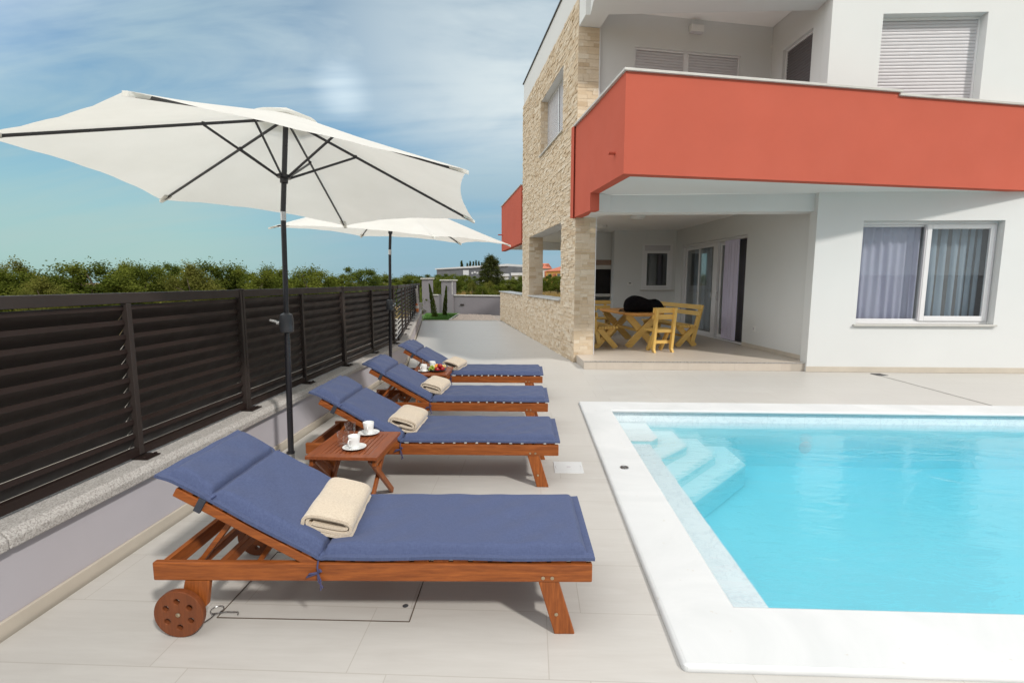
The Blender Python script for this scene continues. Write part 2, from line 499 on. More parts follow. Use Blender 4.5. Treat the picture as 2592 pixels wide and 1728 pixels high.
def leaf_mat(name, dark, light):
    m, t = new_mat(name)
    a = t.node('ShaderNodeAttribute', attribute_name='tone', attribute_type='GEOMETRY').outputs['Fac']
    rnd = t.node('ShaderNodeObjectInfo').outputs['Random']
    f = t.math('ADD', t.math('MULTIPLY', a, 0.8), t.math('MULTIPLY', rnd, 0.2))
    col = t.mix(f, dark, light)
    df = t.node('ShaderNodeBsdfDiffuse', inp={'Color': col})
    tr = t.node('ShaderNodeBsdfTranslucent', inp={'Color': t.mix(0.5, col, (0.12, 0.16, 0.01))})
    mx = t.node('ShaderNodeMixShader', inp={0: 0.3, 1: df.outputs[0], 2: tr.outputs[0]})
    t.set(t.out, mx.outputs[0])
    return m


M['leaf_a'] = leaf_mat('olive_green_leaves', (0.040, 0.062, 0.012), (0.165, 0.185, 0.034))
M['leaf_b'] = leaf_mat('mid_green_leaves', (0.028, 0.050, 0.012), (0.115, 0.145, 0.034))
M['leaf_c'] = leaf_mat('dark_pine_needles', (0.022, 0.034, 0.012), (0.080, 0.085, 0.030))
M['leaf_d'] = leaf_mat('yellow_green_scrub', (0.058, 0.068, 0.016), (0.20, 0.195, 0.048))
M['leaf_e'] = leaf_mat('cypress_green', (0.025, 0.050, 0.012), (0.095, 0.12, 0.022))
M['dryleaf'] = leaf_mat('dry_grass_stalks', (0.20, 0.13, 0.05), (0.46, 0.32, 0.14))
M['grape'] = plain('green_grape', (0.32, 0.42, 0.05), 0.25, 0.15, 30)
M['redfruit'] = plain('red_fruit', (0.32, 0.012, 0.016), 0.2, 0.3, 30)
M['orange'] = plain('orange_fruit', (0.80, 0.30, 0.02), 0.35, 0.15, 30)
M['cheese'] = plain('pale_fruit', (0.75, 0.62, 0.26), 0.4, 0.08, 30)
M['darkplate'] = plain('dark_glass_plate', (0.02, 0.018, 0.03), 0.1, 0.1, 5)

# ------------------------------------------------------------------ mesh helpers
class MB:
    def __init__(s):
        s.v, s.f, s.tone = [], [], []
        s.pv, s.pf = [], []

    def add(s, verts, faces, tone=None):
        o = len(s.v)
        s.v += [tuple(v) for v in verts]
        s.pv.append((o, len(s.v)))
        s.pf.append((len(s.f), len(s.f) + len(faces)))
        for fc in faces:
            s.f.append(tuple(i + o for i in fc))
            s.tone.append(random.random() if tone is None else tone)

    def box(s, c, d, ax=None, tone=None):
        """c centre, d full sizes, ax optional three axes"""
        ax = ax or (Vector((1, 0, 0)), Vector((0, 1, 0)), Vector((0, 0, 1)))
        c = Vector(c)
        vs = []
        for k in (-.5, .5):
            for j in (-.5, .5):
                for i in (-.5, .5):
                    vs.append(c + ax[0] * d[0] * i + ax[1] * d[1] * j + ax[2] * d[2] * k)
        s.add(vs, [(0, 2, 3, 1), (4, 5, 7, 6), (0, 1, 5, 4), (2, 6, 7, 3), (0, 4, 6, 2), (1, 3, 7, 5)], tone)

    def bb(s, x0, x1, y0, y1, z0, z1, tone=None):
        s.box(((x0 + x1) / 2, (y0 + y1) / 2, (z0 + z1) / 2), (x1 - x0, y1 - y0, z1 - z0), None, tone)

    def beam(s, a, b, w, h, up=(0, 0, 1), tone=None):
        """rectangular bar from a to b, h along up"""
        a, b, up = Vector(a), Vector(b), Vector(up)
        d = b - a
        L = d.length
        d.normalize()
        sd_ = d.cross(up)
        if sd_.length < 1e-6:
            sd_ = d.cross(Vector((0, 1, 0)))
        sd_.normalize()
        u2 = sd_.cross(d).normalized()
        s.box((a + b) / 2, (L, w, h), (d, sd_, u2), tone)

    def prism(s, poly, z0, z1, tone=None):
        n = len(poly)
        z0s = z0 if hasattr(z0, '__len__') else [z0] * n
        z1s = z1 if hasattr(z1, '__len__') else [z1] * n
        vs = [(p[0], p[1], z) for p, z in zip(poly, z0s)] + [(p[0], p[1], z) for p, z in zip(poly, z1s)]
        fs = [tuple(reversed(range(n))), tuple(range(n, 2 * n))]
        fs += [(i, (i + 1) % n, n + (i + 1) % n, n + i) for i in range(n)]
        s.add(vs, fs, tone)

    def extrude(s, poly, off, tone=None):
        """planar 3-D polygon extruded by the vector off"""
        n = len(poly)
        off = Vector(off)
        vs = [Vector(p) for p in poly] + [Vector(p) + off for p in poly]
        fs = [tuple(reversed(range(n))), tuple(range(n, 2 * n))]
        fs += [(i, (i + 1) % n, n + (i + 1) % n, n + i) for i in range(n)]
        s.add(vs, fs, tone)

    def tube(s, pts, rad, n=10, caps=True, tone=None):
        pts = [Vector(p) for p in pts]
        rads = rad if hasattr(rad, '__len__') else [rad] * len(pts)
        vs, fs = [], []
        prev = None
        for i, p in enumerate(pts):
            d = (pts[min(i + 1, len(pts) - 1)] - pts[max(i - 1, 0)])
            if d.length < 1e-9:
                d = Vector((0, 0, 1))
            d.normalize()
            if prev is None:
                a = d.cross(Vector((0, 0, 1)))
                if a.length < 1e-3:
                    a = d.cross(Vector((1, 0, 0)))
            else:
                a = prev - d * prev.dot(d)
            a.normalize()
            prev = a
            b_ = d.cross(a)
            for k in range(n):
                t_ = 2 * PI * k / n
                vs.append(p + (a * math.cos(t_) + b_ * math.sin(t_)) * rads[i])
        for i in range(len(pts) - 1):
            for k in range(n):
                fs.append((i * n + k, i * n + (k + 1) % n, (i + 1) * n + (k + 1) % n, (i + 1) * n + k))
        if caps:
            fs.append(tuple(reversed(range(n))))
            fs.append(tuple(range((len(pts) - 1) * n, len(pts) * n)))
        s.add(vs, fs, tone)

    def lathe(s, prof, n=28, c=(0, 0, 0), ax=None, tone=None, close=False):
        """prof list of (r, z)"""
        c = Vector(c)
        ax = ax or (Vector((1, 0, 0)), Vector((0, 1, 0)), Vector((0, 0, 1)))
        vs, fs = [], []
        for r, z in prof:
            for k in range(n):
                t_ = 2 * PI * k / n
                vs.append(c + ax[0] * r * math.cos(t_) + ax[1] * r * math.sin(t_) + ax[2] * z)
        m_ = len(prof)
        for i in range(m_ - 1):
            for k in range(n):
                fs.append((i * n + k, i * n + (k + 1) % n, (i + 1) * n + (k + 1) % n, (i + 1) * n + k))
        if close:
            for k in range(n):
                fs.append(((m_ - 1) * n + k, (m_ - 1) * n + (k + 1) % n, (k + 1) % n, k))
        else:
            if prof[0][0] > 1e-6:
                fs.append(tuple(reversed(range(n))))
            if prof[-1][0] > 1e-6:
                fs.append(tuple(range((m_ - 1) * n, m_ * n)))
        s.add(vs, fs, tone)

    def quad(s, a, b, c, d, tone=None):
        s.add([a, b, c, d], [(0, 1, 2, 3)], tone)

    def build_each(s, name, m, parent=None, **kw):
        """every primitive becomes an object of its own"""
        res = []
        for (v0, v1), (f0, f1) in zip(s.pv, s.pf):
            q = MB()
            q.v = s.v[v0:v1]
            q.f = [tuple(i - v0 for i in fc) for fc in s.f[f0:f1]]
            q.tone = s.tone[f0:f1]
            res.append(q.build(name, m, parent, **kw))
        return res

    def build(s, name, m, parent=None, bevel=0.0, smooth=False, sub=0, seg=2, tone=False, weld=False):
        me = bpy.data.meshes.new(name)
        off = Vector((0, 0, 0))
        vs = s.v
        if parent is not None and parent.get('_world') and parent.parent is None:
            off = Vector(parent.location)
            vs = [tuple(Vector(v) - off) for v in s.v]
        elif parent is not None and parent.get('_world'):
            off = Vector(parent.parent.location)
            vs = [tuple(Vector(v) - off) for v in s.v]
        me.from_pydata(vs, [], s.f)
        if tone:
            a = me.attributes.new('tone', 'FLOAT', 'FACE')
            a.data.foreach_set('value', s.tone)
        bm = bmesh.new()
        bm.from_mesh(me)
        if weld:
            bmesh.ops.remove_doubles(bm, verts=bm.verts, dist=1e-5)
        bmesh.ops.recalc_face_normals(bm, faces=bm.faces)
        bm.to_mesh(me)
        bm.free()
        if smooth:
            me.polygons.foreach_set('use_smooth', [True] * len(me.polygons))
        me.materials.append(m)
        o = bpy.data.objects.new(name, me)
        C.objects.link(o)
        if parent is not None:
            o.parent = parent
            if parent.get('_world'):
                o['_world'] = True
        if bevel:
            b_ = o.modifiers.new('bevel', 'BEVEL')
            b_.width = bevel
            b_.segments = seg
            b_.limit_method = 'ANGLE'
            b_.angle_limit = R(40)
        if sub:
            u_ = o.modifiers.new('sub', 'SUBSURF')
            u_.levels = u_.render_levels = sub
        if smooth:
            try:
                me.set_sharp_from_angle(angle=R(45))
            except Exception:
                pass
        return o


def tag(o, label=None, cat=None, group=None, kind=None):
    if label:
        o['label'] = label
    if cat:
        o['category'] = cat
    if group:
        o['group'] = group
    if kind:
        o['kind'] = kind
    return o


def thing(name, label, cat, loc=(0, 0, 0), rz=0.0, group=None, world=False):
    o = bpy.data.objects.new(name, None)
    C.objects.link(o)
    o.empty_display_size = 0.1
    o.location = loc
    o.rotation_euler = (0, 0, rz)
    if world:
        o['_world'] = True      # its parts are given in scene coordinates
    return tag(o, label, cat, group)


def copy_thing(o, parent=None):
    c = o.copy()
    C.objects.link(c)
    c.parent = parent
    for ch in list(o.children):
        copy_thing(ch, c)
    return c


def struct(mb, name, m, **kw):
    return tag(mb.build(name, m, **kw), kind='structure')


A2 = R(11.19)
P0 = Vector((0.83, 9.495, 0))
V = Vector((-math.sin(A2), math.cos(A2), 0))
U = Vector((math.cos(A2), math.sin(A2), 0))
Z = Vector((0, 0, 1))


def S(s, u, z=0.0):
    """point of the stone-wall frame"""
    p = P0 + V * s + U * u
    return Vector((p.x, p.y, z))


def sbox(mb, s0, s1, u0, u1, z0, z1):
    c = S((s0 + s1) / 2, (u0 + u1) / 2, (z0 + z1) / 2)
    mb.box(c, (u1 - u0, s1 - s0, z1 - z0), (U, V, Z))

# ================================================================== ground and patio
def flat_with_hole(name, outer, hole, z, m):
    bm = bmesh.new()
    es = []
    for loop in (outer, hole):
        vs = [bm.verts.new((x, y, z)) for x, y in loop]
        es += [bm.edges.new((vs[i], vs[(i + 1) % len(vs)])) for i in range(len(vs))]
    bmesh.ops.triangle_fill(bm, edges=es, use_beauty=True)
    bmesh.ops.recalc_face_normals(bm, faces=bm.faces)
    me = bpy.data.meshes.new(name)
    bm.to_mesh(me)
    bm.free()
    if me.polygons[0].normal.z < 0:
        me.flip_normals()
    me.materials.append(m)
    o = bpy.data.objects.new(name, me)
    C.objects.link(o)
    return tag(o, kind='structure')


flat_with_hole('ground', [(-3000, -800), (3000, -800), (3000, 4500), (-3000, 4500)],
               [(0.75, 1.95), (10.4, 1.95), (10.4, 6.1), (0.75, 6.1)], -0.16, M['ground'])
mb = MB()
mb.prism([(-3000, 700), (-420, 700), (-300, 4400), (-3000, 4400)], -0.14, -0.13)
struct(mb, 'sea', M['sea'])
mb = MB()
mb.prism([(-9.0, -6), (-2.72, -6), (-2.72, 8.9), (-5.2, 22), (-11.5, 22)], -0.15, -0.10)
struct(mb, 'gravel_track', M['palegravel'])
mb = MB()
mb.prism([(-9.5, 31.5), (22, 26.2), (24, 29.4), (-9.5, 34.6)], -0.15, -0.11)
struct(mb, 'dirt_road', M['earth'])

WB = Vector((-2.335, 8.93, 0))          # foot of the boundary wall where it turns
def W2(s, u=0.0, z=0.0):
    p = WB + V * s + U * u
    return Vector((p.x, p.y, z))


gapw = 0.014
PX0, PX1, PY0, PY1 = 0.633, 9.0, 1.842, 6.205
k1 = W2(0, 0.05)
k2 = W2(10.85, 0.05)
mb = MB()
for poly in ([(-2.285, -5), (PX0, -5), (PX0, 8.93), (k1.x, 8.93)],
             [(PX0, -5), (14, -5), (14, PY0), (PX0, PY0)],
             [(PX0, PY1), (14, PY1), (14, 8.93), (PX0, 8.93)],
             [(PX1, PY0), (14, PY0), (14, PY1), (PX1, PY1)],
             [(k1.x, 8.93), (1.05, 8.93), (P0.x + 0.02, P0.y), (-1.27, 19.77), (k2.x, 19.61)]):
    mb.add([(x, y, 0) for x, y in poly], [tuple(range(len(poly)))])
struct(mb, 'patio', M['tile'])
mb = MB()      # dark open joint under the patio edge
mb.bb(-2.34, -2.24, -5, 8.95, -0.07, -0.05)
mb.box(W2(5.4, 0.03, -0.06), (0.10, 10.9, 0.02), (U, V, Z))
struct(mb, 'patio_joint', M['shadow'])
# thin expansion joint from the house to the pool
mb = MB()
mb.bb(5.826, 5.836, PY1 + 0.005, 8.55, 0.003, 0.004)
struct(mb, 'expansion_joint', M['darkcap'])

# ================================================================== pool
pool = thing('pool', 'rectangular turquoise pool with white marble coping and corner steps', 'swimming pool', (PX0, PY0, 0), world=True)
IX0, IX1, IY0, IY1 = 0.95, 8.68, 2.19, 5.835
mb = MB()
mb.bb(PX0, IX0, PY0, PY1, -0.015, 0.030)
mb.bb(IX1, PX1, PY0, PY1, -0.015, 0.030)
mb.bb(IX0, IX1, PY0, IY0, -0.015, 0.030)
mb.bb(IX0, IX1, IY1, PY1, -0.015, 0.030)
mb.build('coping', M['marble'], pool)
# hide the joins of the four slabs with a rounded lip on every edge
mb = MB()
for a, b in (((PX0, PY0), (PX1, PY0)), ((PX0, PY1), (PX1, PY1)), ((PX0, PY0), (PX0, PY1)), ((PX1, PY0), (PX1, PY1)),
             ((IX0, IY0), (IX1, IY0)), ((IX0, IY1), (IX1, IY1)), ((IX0, IY0), (IX0, IY1)), ((IX1, IY0), (IX1, IY1))):
    mb.tube([(a[0], a[1], 0.0085), (b[0], b[1], 0.0085)], 0.0205, 12)
for x in (PX0, PX1):
    for y in (PY0, PY1):
        mb.lathe([(0.0, -0.0205), (0.0145, -0.0145), (0.0205, 0.0), (0.0145, 0.0145), (0.0, 0.0205)], 12, (x, y, 0.0085))
mb.build('coping_edge', M['marble'], pool, smooth=True)
WZ = -0.125
FZ = -0.66      # depth as it appears through the water
BX0, BX1, BY0, BY1 = 0.965, 8.665, 2.205, 5.86
def inward_box(mb_, z0, z1, x0, x1, y0, y1, floor):
    mb_.quad((x0, y0, z0), (x1, y0, z0), (x1, y0, z1), (x0, y0, z1))
    mb_.quad((x0, y1, z0), (x1, y1, z0), (x1, y1, z1), (x0, y1, z1))
    mb_.quad((x0, y0, z0), (x0, y1, z0), (x0, y1, z1), (x0, y0, z1))
    mb_.quad((x1, y0, z0), (x1, y1, z0), (x1, y1, z1), (x1, y0, z1))
    if floor:
        mb_.quad((x0, y0, z0), (x1, y0, z0), (x1, y1, z0), (x0, y1, z0))


mb = MB()
inward_box(mb, FZ, -0.20, BX0, BX1, BY0, BY1, True)
mb.build('basin', M['liner'], pool)
mb = MB()
inward_box(mb, -0.20, -0.012, BX0, BX1, BY0, BY1, False)
mb.bb(BX0 + 0.002, 1.275, BY0 + 0.002, BY1 - 0.002, FZ + 0.001, -0.175)
mb.build('marbled_band', M['linermarble'], pool)
for i, (xr, yd, yl, z) in enumerate(((1.39, 5.28, 5.16, -0.150), (1.71, 5.28, 4.84, -0.245), (2.01, 5.24, 4.48, -0.335), (2.34, 5.24, 4.28, -0.425))):
    mb = MB()
    if i == 0:
        poly = [(BX0 + 0.004, BY1 - 0.004), (xr, BY1 - 0.004), (xr, yd), (xr - 0.10, yl), (BX0 + 0.004, yl)]
    else:
        zx = (1.30, 1.30, 1.34, 1.48)[i]
        poly = [(BX0 + 0.006 + i * .002, BY1 - 0.004 - i * .002), (xr, BY1 - 0.004 - i * .002), (xr, yd), (zx, yl), (BX0 + 0.006 + i * .002, yl - 0.05)]
    zt = z if i == 0 else z
    mb.prism(poly, FZ + 0.002 * (i + 1), zt + 0.0)
    stp = mb.build('step', M['liner'], pool, bevel=0.015)
    mb = MB()
    cxs, cys = sum(q[0] for q in poly) / len(poly), sum(q[1] for q in poly) / len(poly)
    mb.prism([(q[0] + (cxs - q[0]) * 0.004, q[1] + (cys - q[1]) * 0.004) for q in poly], zt + 0.001, zt + 0.008)
    mb.build('tread', M['stepliner'], stp, bevel=0.003)
mb = MB()
mb.lathe([(0.0, 0.014), (0.05, 0.012), (0.075, 0.0)], 24, (3.3, BY1 - 0.004, -0.42), (Vector((1, 0, 0)), Vector((0, 0, 1)), Vector((0, -1, 0))))
mb.build('underwater_lamp', M['shutter'], pool, smooth=True)
mb = MB()
nx, ny = 60, 30
vs = [(BX0 + (BX1 - BX0) * i / nx, BY0 + (BY1 - BY0) * j / ny, WZ) for j in range(ny + 1) for i in range(nx + 1)]
fs = [(j * (nx + 1) + i, j * (nx + 1) + i + 1, (j + 1) * (nx + 1) + i + 1, (j + 1) * (nx + 1) + i) for j in range(ny) for i in range(nx)]
mb.add(vs, fs)
e_ = 0.012
bx = [(BX0 - e_, BY0 - e_), (BX1 + e_, BY0 - e_), (BX1 + e_, BY1 + e_), (BX0 - e_, BY1 + e_)]
ed_ = [i for i in range(nx + 1)] + [j * (nx + 1) + nx for j in range(1, ny + 1)] + [ny * (nx + 1) + i for i in range(nx - 1, -1, -1)] + [j * (nx + 1) for j in range(ny - 1, 0, -1)]
low = [(mb.v[i][0], mb.v[i][1], FZ - 0.02) for i in ed_]
o_ = len(mb.v)
m_ = len(ed_)
for i in ed_:       # skirt a little outside the basin walls
    x, y, z = mb.v[i]
    mb.v[i] = (x + (e_ if x > BX1 - 1e-6 else -e_ if x < BX0 + 1e-6 else 0), y + (e_ if y > BY1 - 1e-6 else -e_ if y < BY0 + 1e-6 else 0), z)
mb.v += [(mb.v[i][0], mb.v[i][1], FZ - 0.02) for i in ed_]
mb.f += [(ed_[i], o_ + i, o_ + (i + 1) % m_, ed_[(i + 1) % m_]) for i in range(m_)] + [tuple(o_ + i for i in range(m_))]
water = tag(mb.build('pool_water', M['water'], smooth=True), kind='structure')

# steel eyelet on the coping
ey = thing('coping_anchor', 'small dark steel eyelet set in the white pool coping', 'anchor ring', (0.774, 3.941, 0.0305))
mb = MB()
mb.lathe([(0.020, 0.0), (0.036, 0.0), (0.034, 0.006), (0.022, 0.006)], 24, close=True)
mb.build('ring', M['steel'], ey, smooth=True)
mb = MB()
mb.lathe([(0.0, 0.002), (0.019, 0.002), (0.019, 0.0)], 20)
mb.build('socket', M['darkcap'], ey)

# ================================================================== boundary wall and fences
bw = thing('boundary_wall', 'low grey lilac rendered wall with rough granite coping beneath the dark fence', 'wall', (-2.32, 2, 0), world=True)
mb = MB()
mb.bb(-2.56, -2.322, -5, 8.90, -0.16, 0.378)
mb.prism([(-2.322, 8.90), (-2.56, 8.90), tuple(W2(0, -0.24).xy), tuple(W2(0.03, 0.013).xy)], -0.16, 0.378)
mb.box(W2(5.4, -0.11, 0.109), (0.246, 10.75, 0.538), (U, V, Z))
mb.build('wall', M['wallgrey'], bw)
mb = MB()
mb.bb(-2.322, -2.303, -5, 8.93, -0.06, 0.070)
mb.build('skirting', M['skirt'], bw, bevel=0.004)
mb = MB()
mb.box(W2(5.42, 0.022, 0.005), (0.018, 10.8, 0.13), (U, V, Z))
mb.build('skirting', M['skirt'], bw, bevel=0.004)
mb = MB()
prof = [(-2.60, 0.38), (-2.283, 0.38), (-2.283, 0.425), (-2.315, 0.458), (-2.60, 0.462)]
ys = [-5, -3.9, -2.4, -0.9, 0.55, 1.95, 3.60, 5.1, 6.6, 8.0, 8.93]
for a, b in zip(ys[:-1], ys[1:]):
    mb.extrude([(x, a + 0.002, z) for x, z in prof], (0, b - a - 0.004, 0))
mb.build('coping', M['granite'], bw, bevel=0.006)
mb = MB()
for a in range(8):
    s0, s1 = a * 1.35 + 0.02, (a + 1) * 1.35 + 0.016
    mb.extrude([W2(s0, x + 2.335, z) for x, z in prof], V * (s1 - s0))
mb.build('coping', M['granite'], bw, bevel=0.006)
mb = MB()
mb.box(W2(10.98, -0.10, 0.28), (0.30, 0.20, 0.88), (U, V, Z))
mb.build('end_pier', M['white_far'], bw, bevel=0.01)


def make_panel_mesh(L, ztop=1.405, zbot=0.525):
    """louvre blades of one bay, running along local y from 0 to L, inner face towards +x"""
    mb_ = MB()
    n = 10
    pitch = (ztop - zbot) / n
    drop = pitch + 0.0185
    for i in range(n):
        z = ztop - i * pitch + 0.004
        prof_ = [(-0.004, z), (0.002, z - 0.001), (0.009, z - 0.027), (-0.058, z - drop), (-0.061, z - drop + 0.003), (0.003, z - 0.021)]
        mb_.extrude([(x, 0, zz) for x, zz in prof_], (0, L, 0))
    return mb_


def make_fence(name, label, start, along, out, posts, mids, first, last):
    """posts: distances of main posts, mids: narrow posts. out = unit vector to the garden side"""
    up = Z
    f = thing(name, label, 'fence', start)
    loc = lambda d, u, z: along * d + out * u + Z * z
    allp = sorted(posts + mids)
    mb_ = MB()
    mb_.box(loc((first + last) / 2, 0, 1.452), (0.05, last - first, 0.062), (out, along, up))
    mb_.build('top_rail', M['fence_light'], f, bevel=0.003)
    mb_ = MB()
    mb_.box(loc((first + last) / 2, 0, 0.500), (0.045, last - first, 0.050), (out, along, up))
    mb_.build('bottom_rail', M['fence'], f, bevel=0.003)
    edges = [first] + allp + [last]
    for a, b in zip(edges[:-1], edges[1:]):
        if b - a < 0.2:
            continue
        src = make_panel_mesh(b - a - 0.012)
        m2 = MB()
        m2.add([loc(a + 0.006 + v_[1], v_[0], v_[2]) for v_ in src.v], src.f)
        m2.build('louvre_panel', M['fence'], f)
    for p in allp:
        wd = 0.05 if p in posts else 0.036
        m2 = MB()
        if p in posts:
            m2.box(loc(p - 0.016, 0.010, 0.975), (0.044, 0.028, 1.03), (out, along, up))
            m2.box(loc(p + 0.016, 0.012, 0.975), (0.044, 0.028, 1.03), (out, along, up))
        else:
            m2.box(loc(p, 0.010, 0.95), (0.036, wd, 0.94), (out, along, up))
        po = m2.build('post', M['fence_light'], f, bevel=0.003)
        m3 = MB()
        m3.box(loc(p, 0.045, 0.4665), (0.11, 0.15 if p in posts else 0.11, 0.006), (out, along, up))
        for sx_ in (-1, 1):
            m3.lathe([(0.010, 0), (0.010, 0.009), (0.0, 0.010)], 8, loc(p + sx_ * 0.045, 0.075, 0.469), (out, along, up))
        m3.build('base_plate', M['fence'], f)
    return f


make_fence('louvre_fence', 'dark brown louvred metal fence running beside the sun loungers', Vector((-2.455, 0, 0)),
           Vector((0, 1, 0)), Vector((1, 0, 0)), [-0.75, 1.58 - 0.01, 4.05, 6.28, 8.60], [-1.9, 0.42, 2.88, 5.15, 7.44], -4.0, 8.85)
make_fence('louvre_fence', 'dark brown louvred metal fence running on past the second parasol to the far gate pillar', W2(0.03, -0.12),
           V, U, [2.33, 4.66, 6.99, 9.32, 11.65], [1.165, 3.495, 5.825, 8.155, 10.485, 12.8], 0.02, 13.85)

# far garden wall with its two pillars
FW0 = Vector((-4.47, 24.17, 0))
FD = Vector((0.924, -0.382, 0)).normalized()
FN = Vector((-FD.y, FD.x, 0))
fw = thing('garden_wall', 'far grey lilac garden wall with two capped pillars at the end of the patio', 'wall', FW0, world=True)
def FWp(t_, n=0.0, z=0.0):
    p = FW0 + FD * t_ + FN * n
    return Vector((p.x, p.y, z))


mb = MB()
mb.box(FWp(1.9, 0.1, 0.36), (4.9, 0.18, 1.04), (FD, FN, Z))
mb.build('wall', M['fargrey_shaded'], fw)
mb = MB()
mb.box(FWp(-0.40 + 0.05, 0.1, 0.905), (0.42, 0.26, 0.05), (FD, FN, Z))
mb.box(FWp(2.55, 0.1, 0.905), (3.6, 0.26, 0.05), (FD, FN, Z))
mb.build('wall_cap', M['cap'], fw, bevel=0.006)
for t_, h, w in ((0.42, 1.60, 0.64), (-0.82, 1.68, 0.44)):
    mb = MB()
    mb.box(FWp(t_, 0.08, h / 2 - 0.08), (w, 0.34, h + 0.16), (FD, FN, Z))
    pl = mb.build('pillar', M['fargrey_shaded'], fw, bevel=0.006)
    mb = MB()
    mb.box(FWp(t_, 0.08, h + 0.03), (w + 0.11, 0.45, 0.055), (FD, FN, Z))
    mb.build('pillar_cap', M['cap'], pl, bevel=0.006)
    if t_ > 0:      # edge beads and the figure on the pillar
        mb = MB()
        mb.box(FWp(t_ + w / 2 - 0.02, -0.093, 1.25), (0.036, 0.004, 0.62), (FD, FN, Z))
        mb.build('edge_bead', M['cap'], pl)
        mb = MB()
        dgt = [(0.56, 1.27), (0.58, 1.30), (0.61, 1.295), (0.615, 1.25), (0.585, 1.22), (0.615, 1.20), (0.618, 1.15), (0.59, 1.125), (0.565, 1.14)]
        mb.tube([FWp(a - 0.11, -0.095, b) for a, b in dgt], 0.010, 6)
        mb.build('house_number', M['clad_grey'], pl)
wl = MB()
wl.box(FWp(1.22, -0.01, 0.46), (0.20, 0.05, 0.065), (FD, FN, Z))
tag(wl.build('wall_lamp', M['fence_light'], bevel=0.01), 'small dark rectangular lamp on the far grey garden wall', 'wall lamp')

# lawn corner and gravel bed before the far wall
g0, g1, g2, g3 = (-4.33, 19.62), (-3.33, 19.66), (-3.50, 23.66), (-5.2, 24.35)
mb = MB()
mb.prism([g0, g1, (-3.28, 20.6), g2, g3, (-5.05, 22.5)], -0.12, 0.012)
struct(mb, 'lawn', M['lawn'])
rr = random.Random(3)
mb = MB()
for i in range(9000):
    a, b = rr.random(), rr.random()
    y = 19.66 + 4.2 * a
    x0 = -4.33 - (y - 19.6) * 0.19
    x1 = -3.31 - (y - 19.6) * 0.045
    x = x0 + (x1 - x0) * b
    if (Vector((x, y, 0)) - FW0).dot(FN) > -0.03:
        continue
    h = rr.uniform(0.025, 0.06)
    w = rr.uniform(0.006, 0.012)
    t_ = rr.random() * PI
    dx, dy = math.cos(t_) * w, math.sin(t_) * w
    lx, ly = rr.uniform(-.03, .03), rr.uniform(-.03, .03)
    mb.add([(x - dx, y - dy, 0.01), (x + dx, y + dy, 0.01), (x + lx, y + ly, 0.012 + h)], [(0, 1, 2)])
tag(mb.build('grass', M['blade']), 'short bright green grass in the corner by the far wall', 'grass', kind='stuff')
mb = MB()
mb.prism([(-3.31, 19.67), (-1.27, 19.78), (-1.2, 22.78), (-3.48, 23.62), (-3.26, 20.6)], -0.12, 0.006)
struct(mb, 'gravel_bed', M['gravelbed'])
mb = MB()
for i in range(3800):
    y = 19.72 + 3.7 * rr.random()
    x = -3.30 + 2.05 * rr.random()
    if (Vector((x, y, 0)) - FW0).dot(FN) > -0.04:
        continue
    if (Vector((x, y, 0)) - P0).dot(U) > -0.05:
        continue
    r = rr.uniform(0.018, 0.045)
    q = Matrix.Rotation(rr.random() * 6.28, 3, 'Z')
    vs = [q @ Vector(c) for c in ((r, 0, 0), (0, r * .8, 0), (-r * .9, 0, 0), (0, -r * .7, 0), (0, 0, r * .6))]
    mb.add([v_ + Vector((x, y, 0.006)) for v_ in vs], [(0, 1, 4), (1, 2, 4), (2, 3, 4), (3, 0, 4)])
tag(mb.build('pebbles', M['pebble']), 'pinkish grey pebbles spread before the far garden wall', 'pebbles', kind='stuff')
mb = MB()
mb.beam((-3.315, 19.66, 0.02), (-3.50, 23.6, 0.02), 0.05, 0.05)
mb.beam((-4.33, 19.615, 0.0), (-1.25, 19.765, 0.0), 0.06, 0.05)
struct(mb, 'border_kerb', M['cap'])

# ================================================================== house
HX = 4.79
FY = 8.65
house = thing('house', 'modern two storey white house with split stone side wall and coral red balcony', 'house', (4.79, 8.65, 0), world=True)
rnd = random.Random(11)


def clad(mb_, org, du, dn, length, z0, z1, openings, ch=(0.028, 0.062), bl=(0.09, 0.28), prot=(0.004, 0.020), rough=0.0065, left_over=0.0):
    """courses of random blocks on a wall face; org is the lower left, du along, dn outwards"""
    levels = sorted(set([z0, z1] + [z for o in openings for z in o[2:] if z0 < z < z1]))
    for a, b in zip(levels[:-1], levels[1:]):
        z = a
        while z < b - 1e-6:
            h = rnd.uniform(*ch)
            if b - (z + h) < ch[0]:
                h = b - z
            spans = [(0.0, length)]
            for u0, u1, oz0, oz1 in openings:
                if oz0 < z + h - 1e-6 and oz1 > z + 1e-6:
                    ns = []
                    for p, q in spans:
                        if u1 <= p or u0 >= q:
                            ns.append((p, q))
                        else:
                            if u0 > p:
                                ns.append((p, u0))
                            if u1 < q:
                                ns.append((u1, q))
                    spans = ns
            for p, q in spans:
                u = p
                while u < q - 1e-6:
                    w = rnd.uniform(*bl)
                    if q - (u + w) < bl[0]:
                        w = q - u
                    d = rnd.uniform(*prot)
                    j = lambda: rnd.uniform(-rough, rough)
                    g = 0.0012
                    c = [(u + g, z + g), (u + w - g, z + g), (u + w - g, z + h - g), (u + g, z + h - g)]
                    base = [org + du * x + Z * y - dn * 0.004 for x, y in c]
                    fr_ = [org + du * x + Z * y + dn * max(0.003, d + j()) for x, y in c]
                    mb_.add(base + fr_, [(4, 5, 6, 7), (0, 1, 5, 4), (1, 2, 6, 5), (2, 3, 7, 6), (3, 0, 4, 7)], min(1, max(0, rnd.gauss(0.5, 0.26))))
                    u += w
            z += h


H0 = Vector((0, 0, 0))
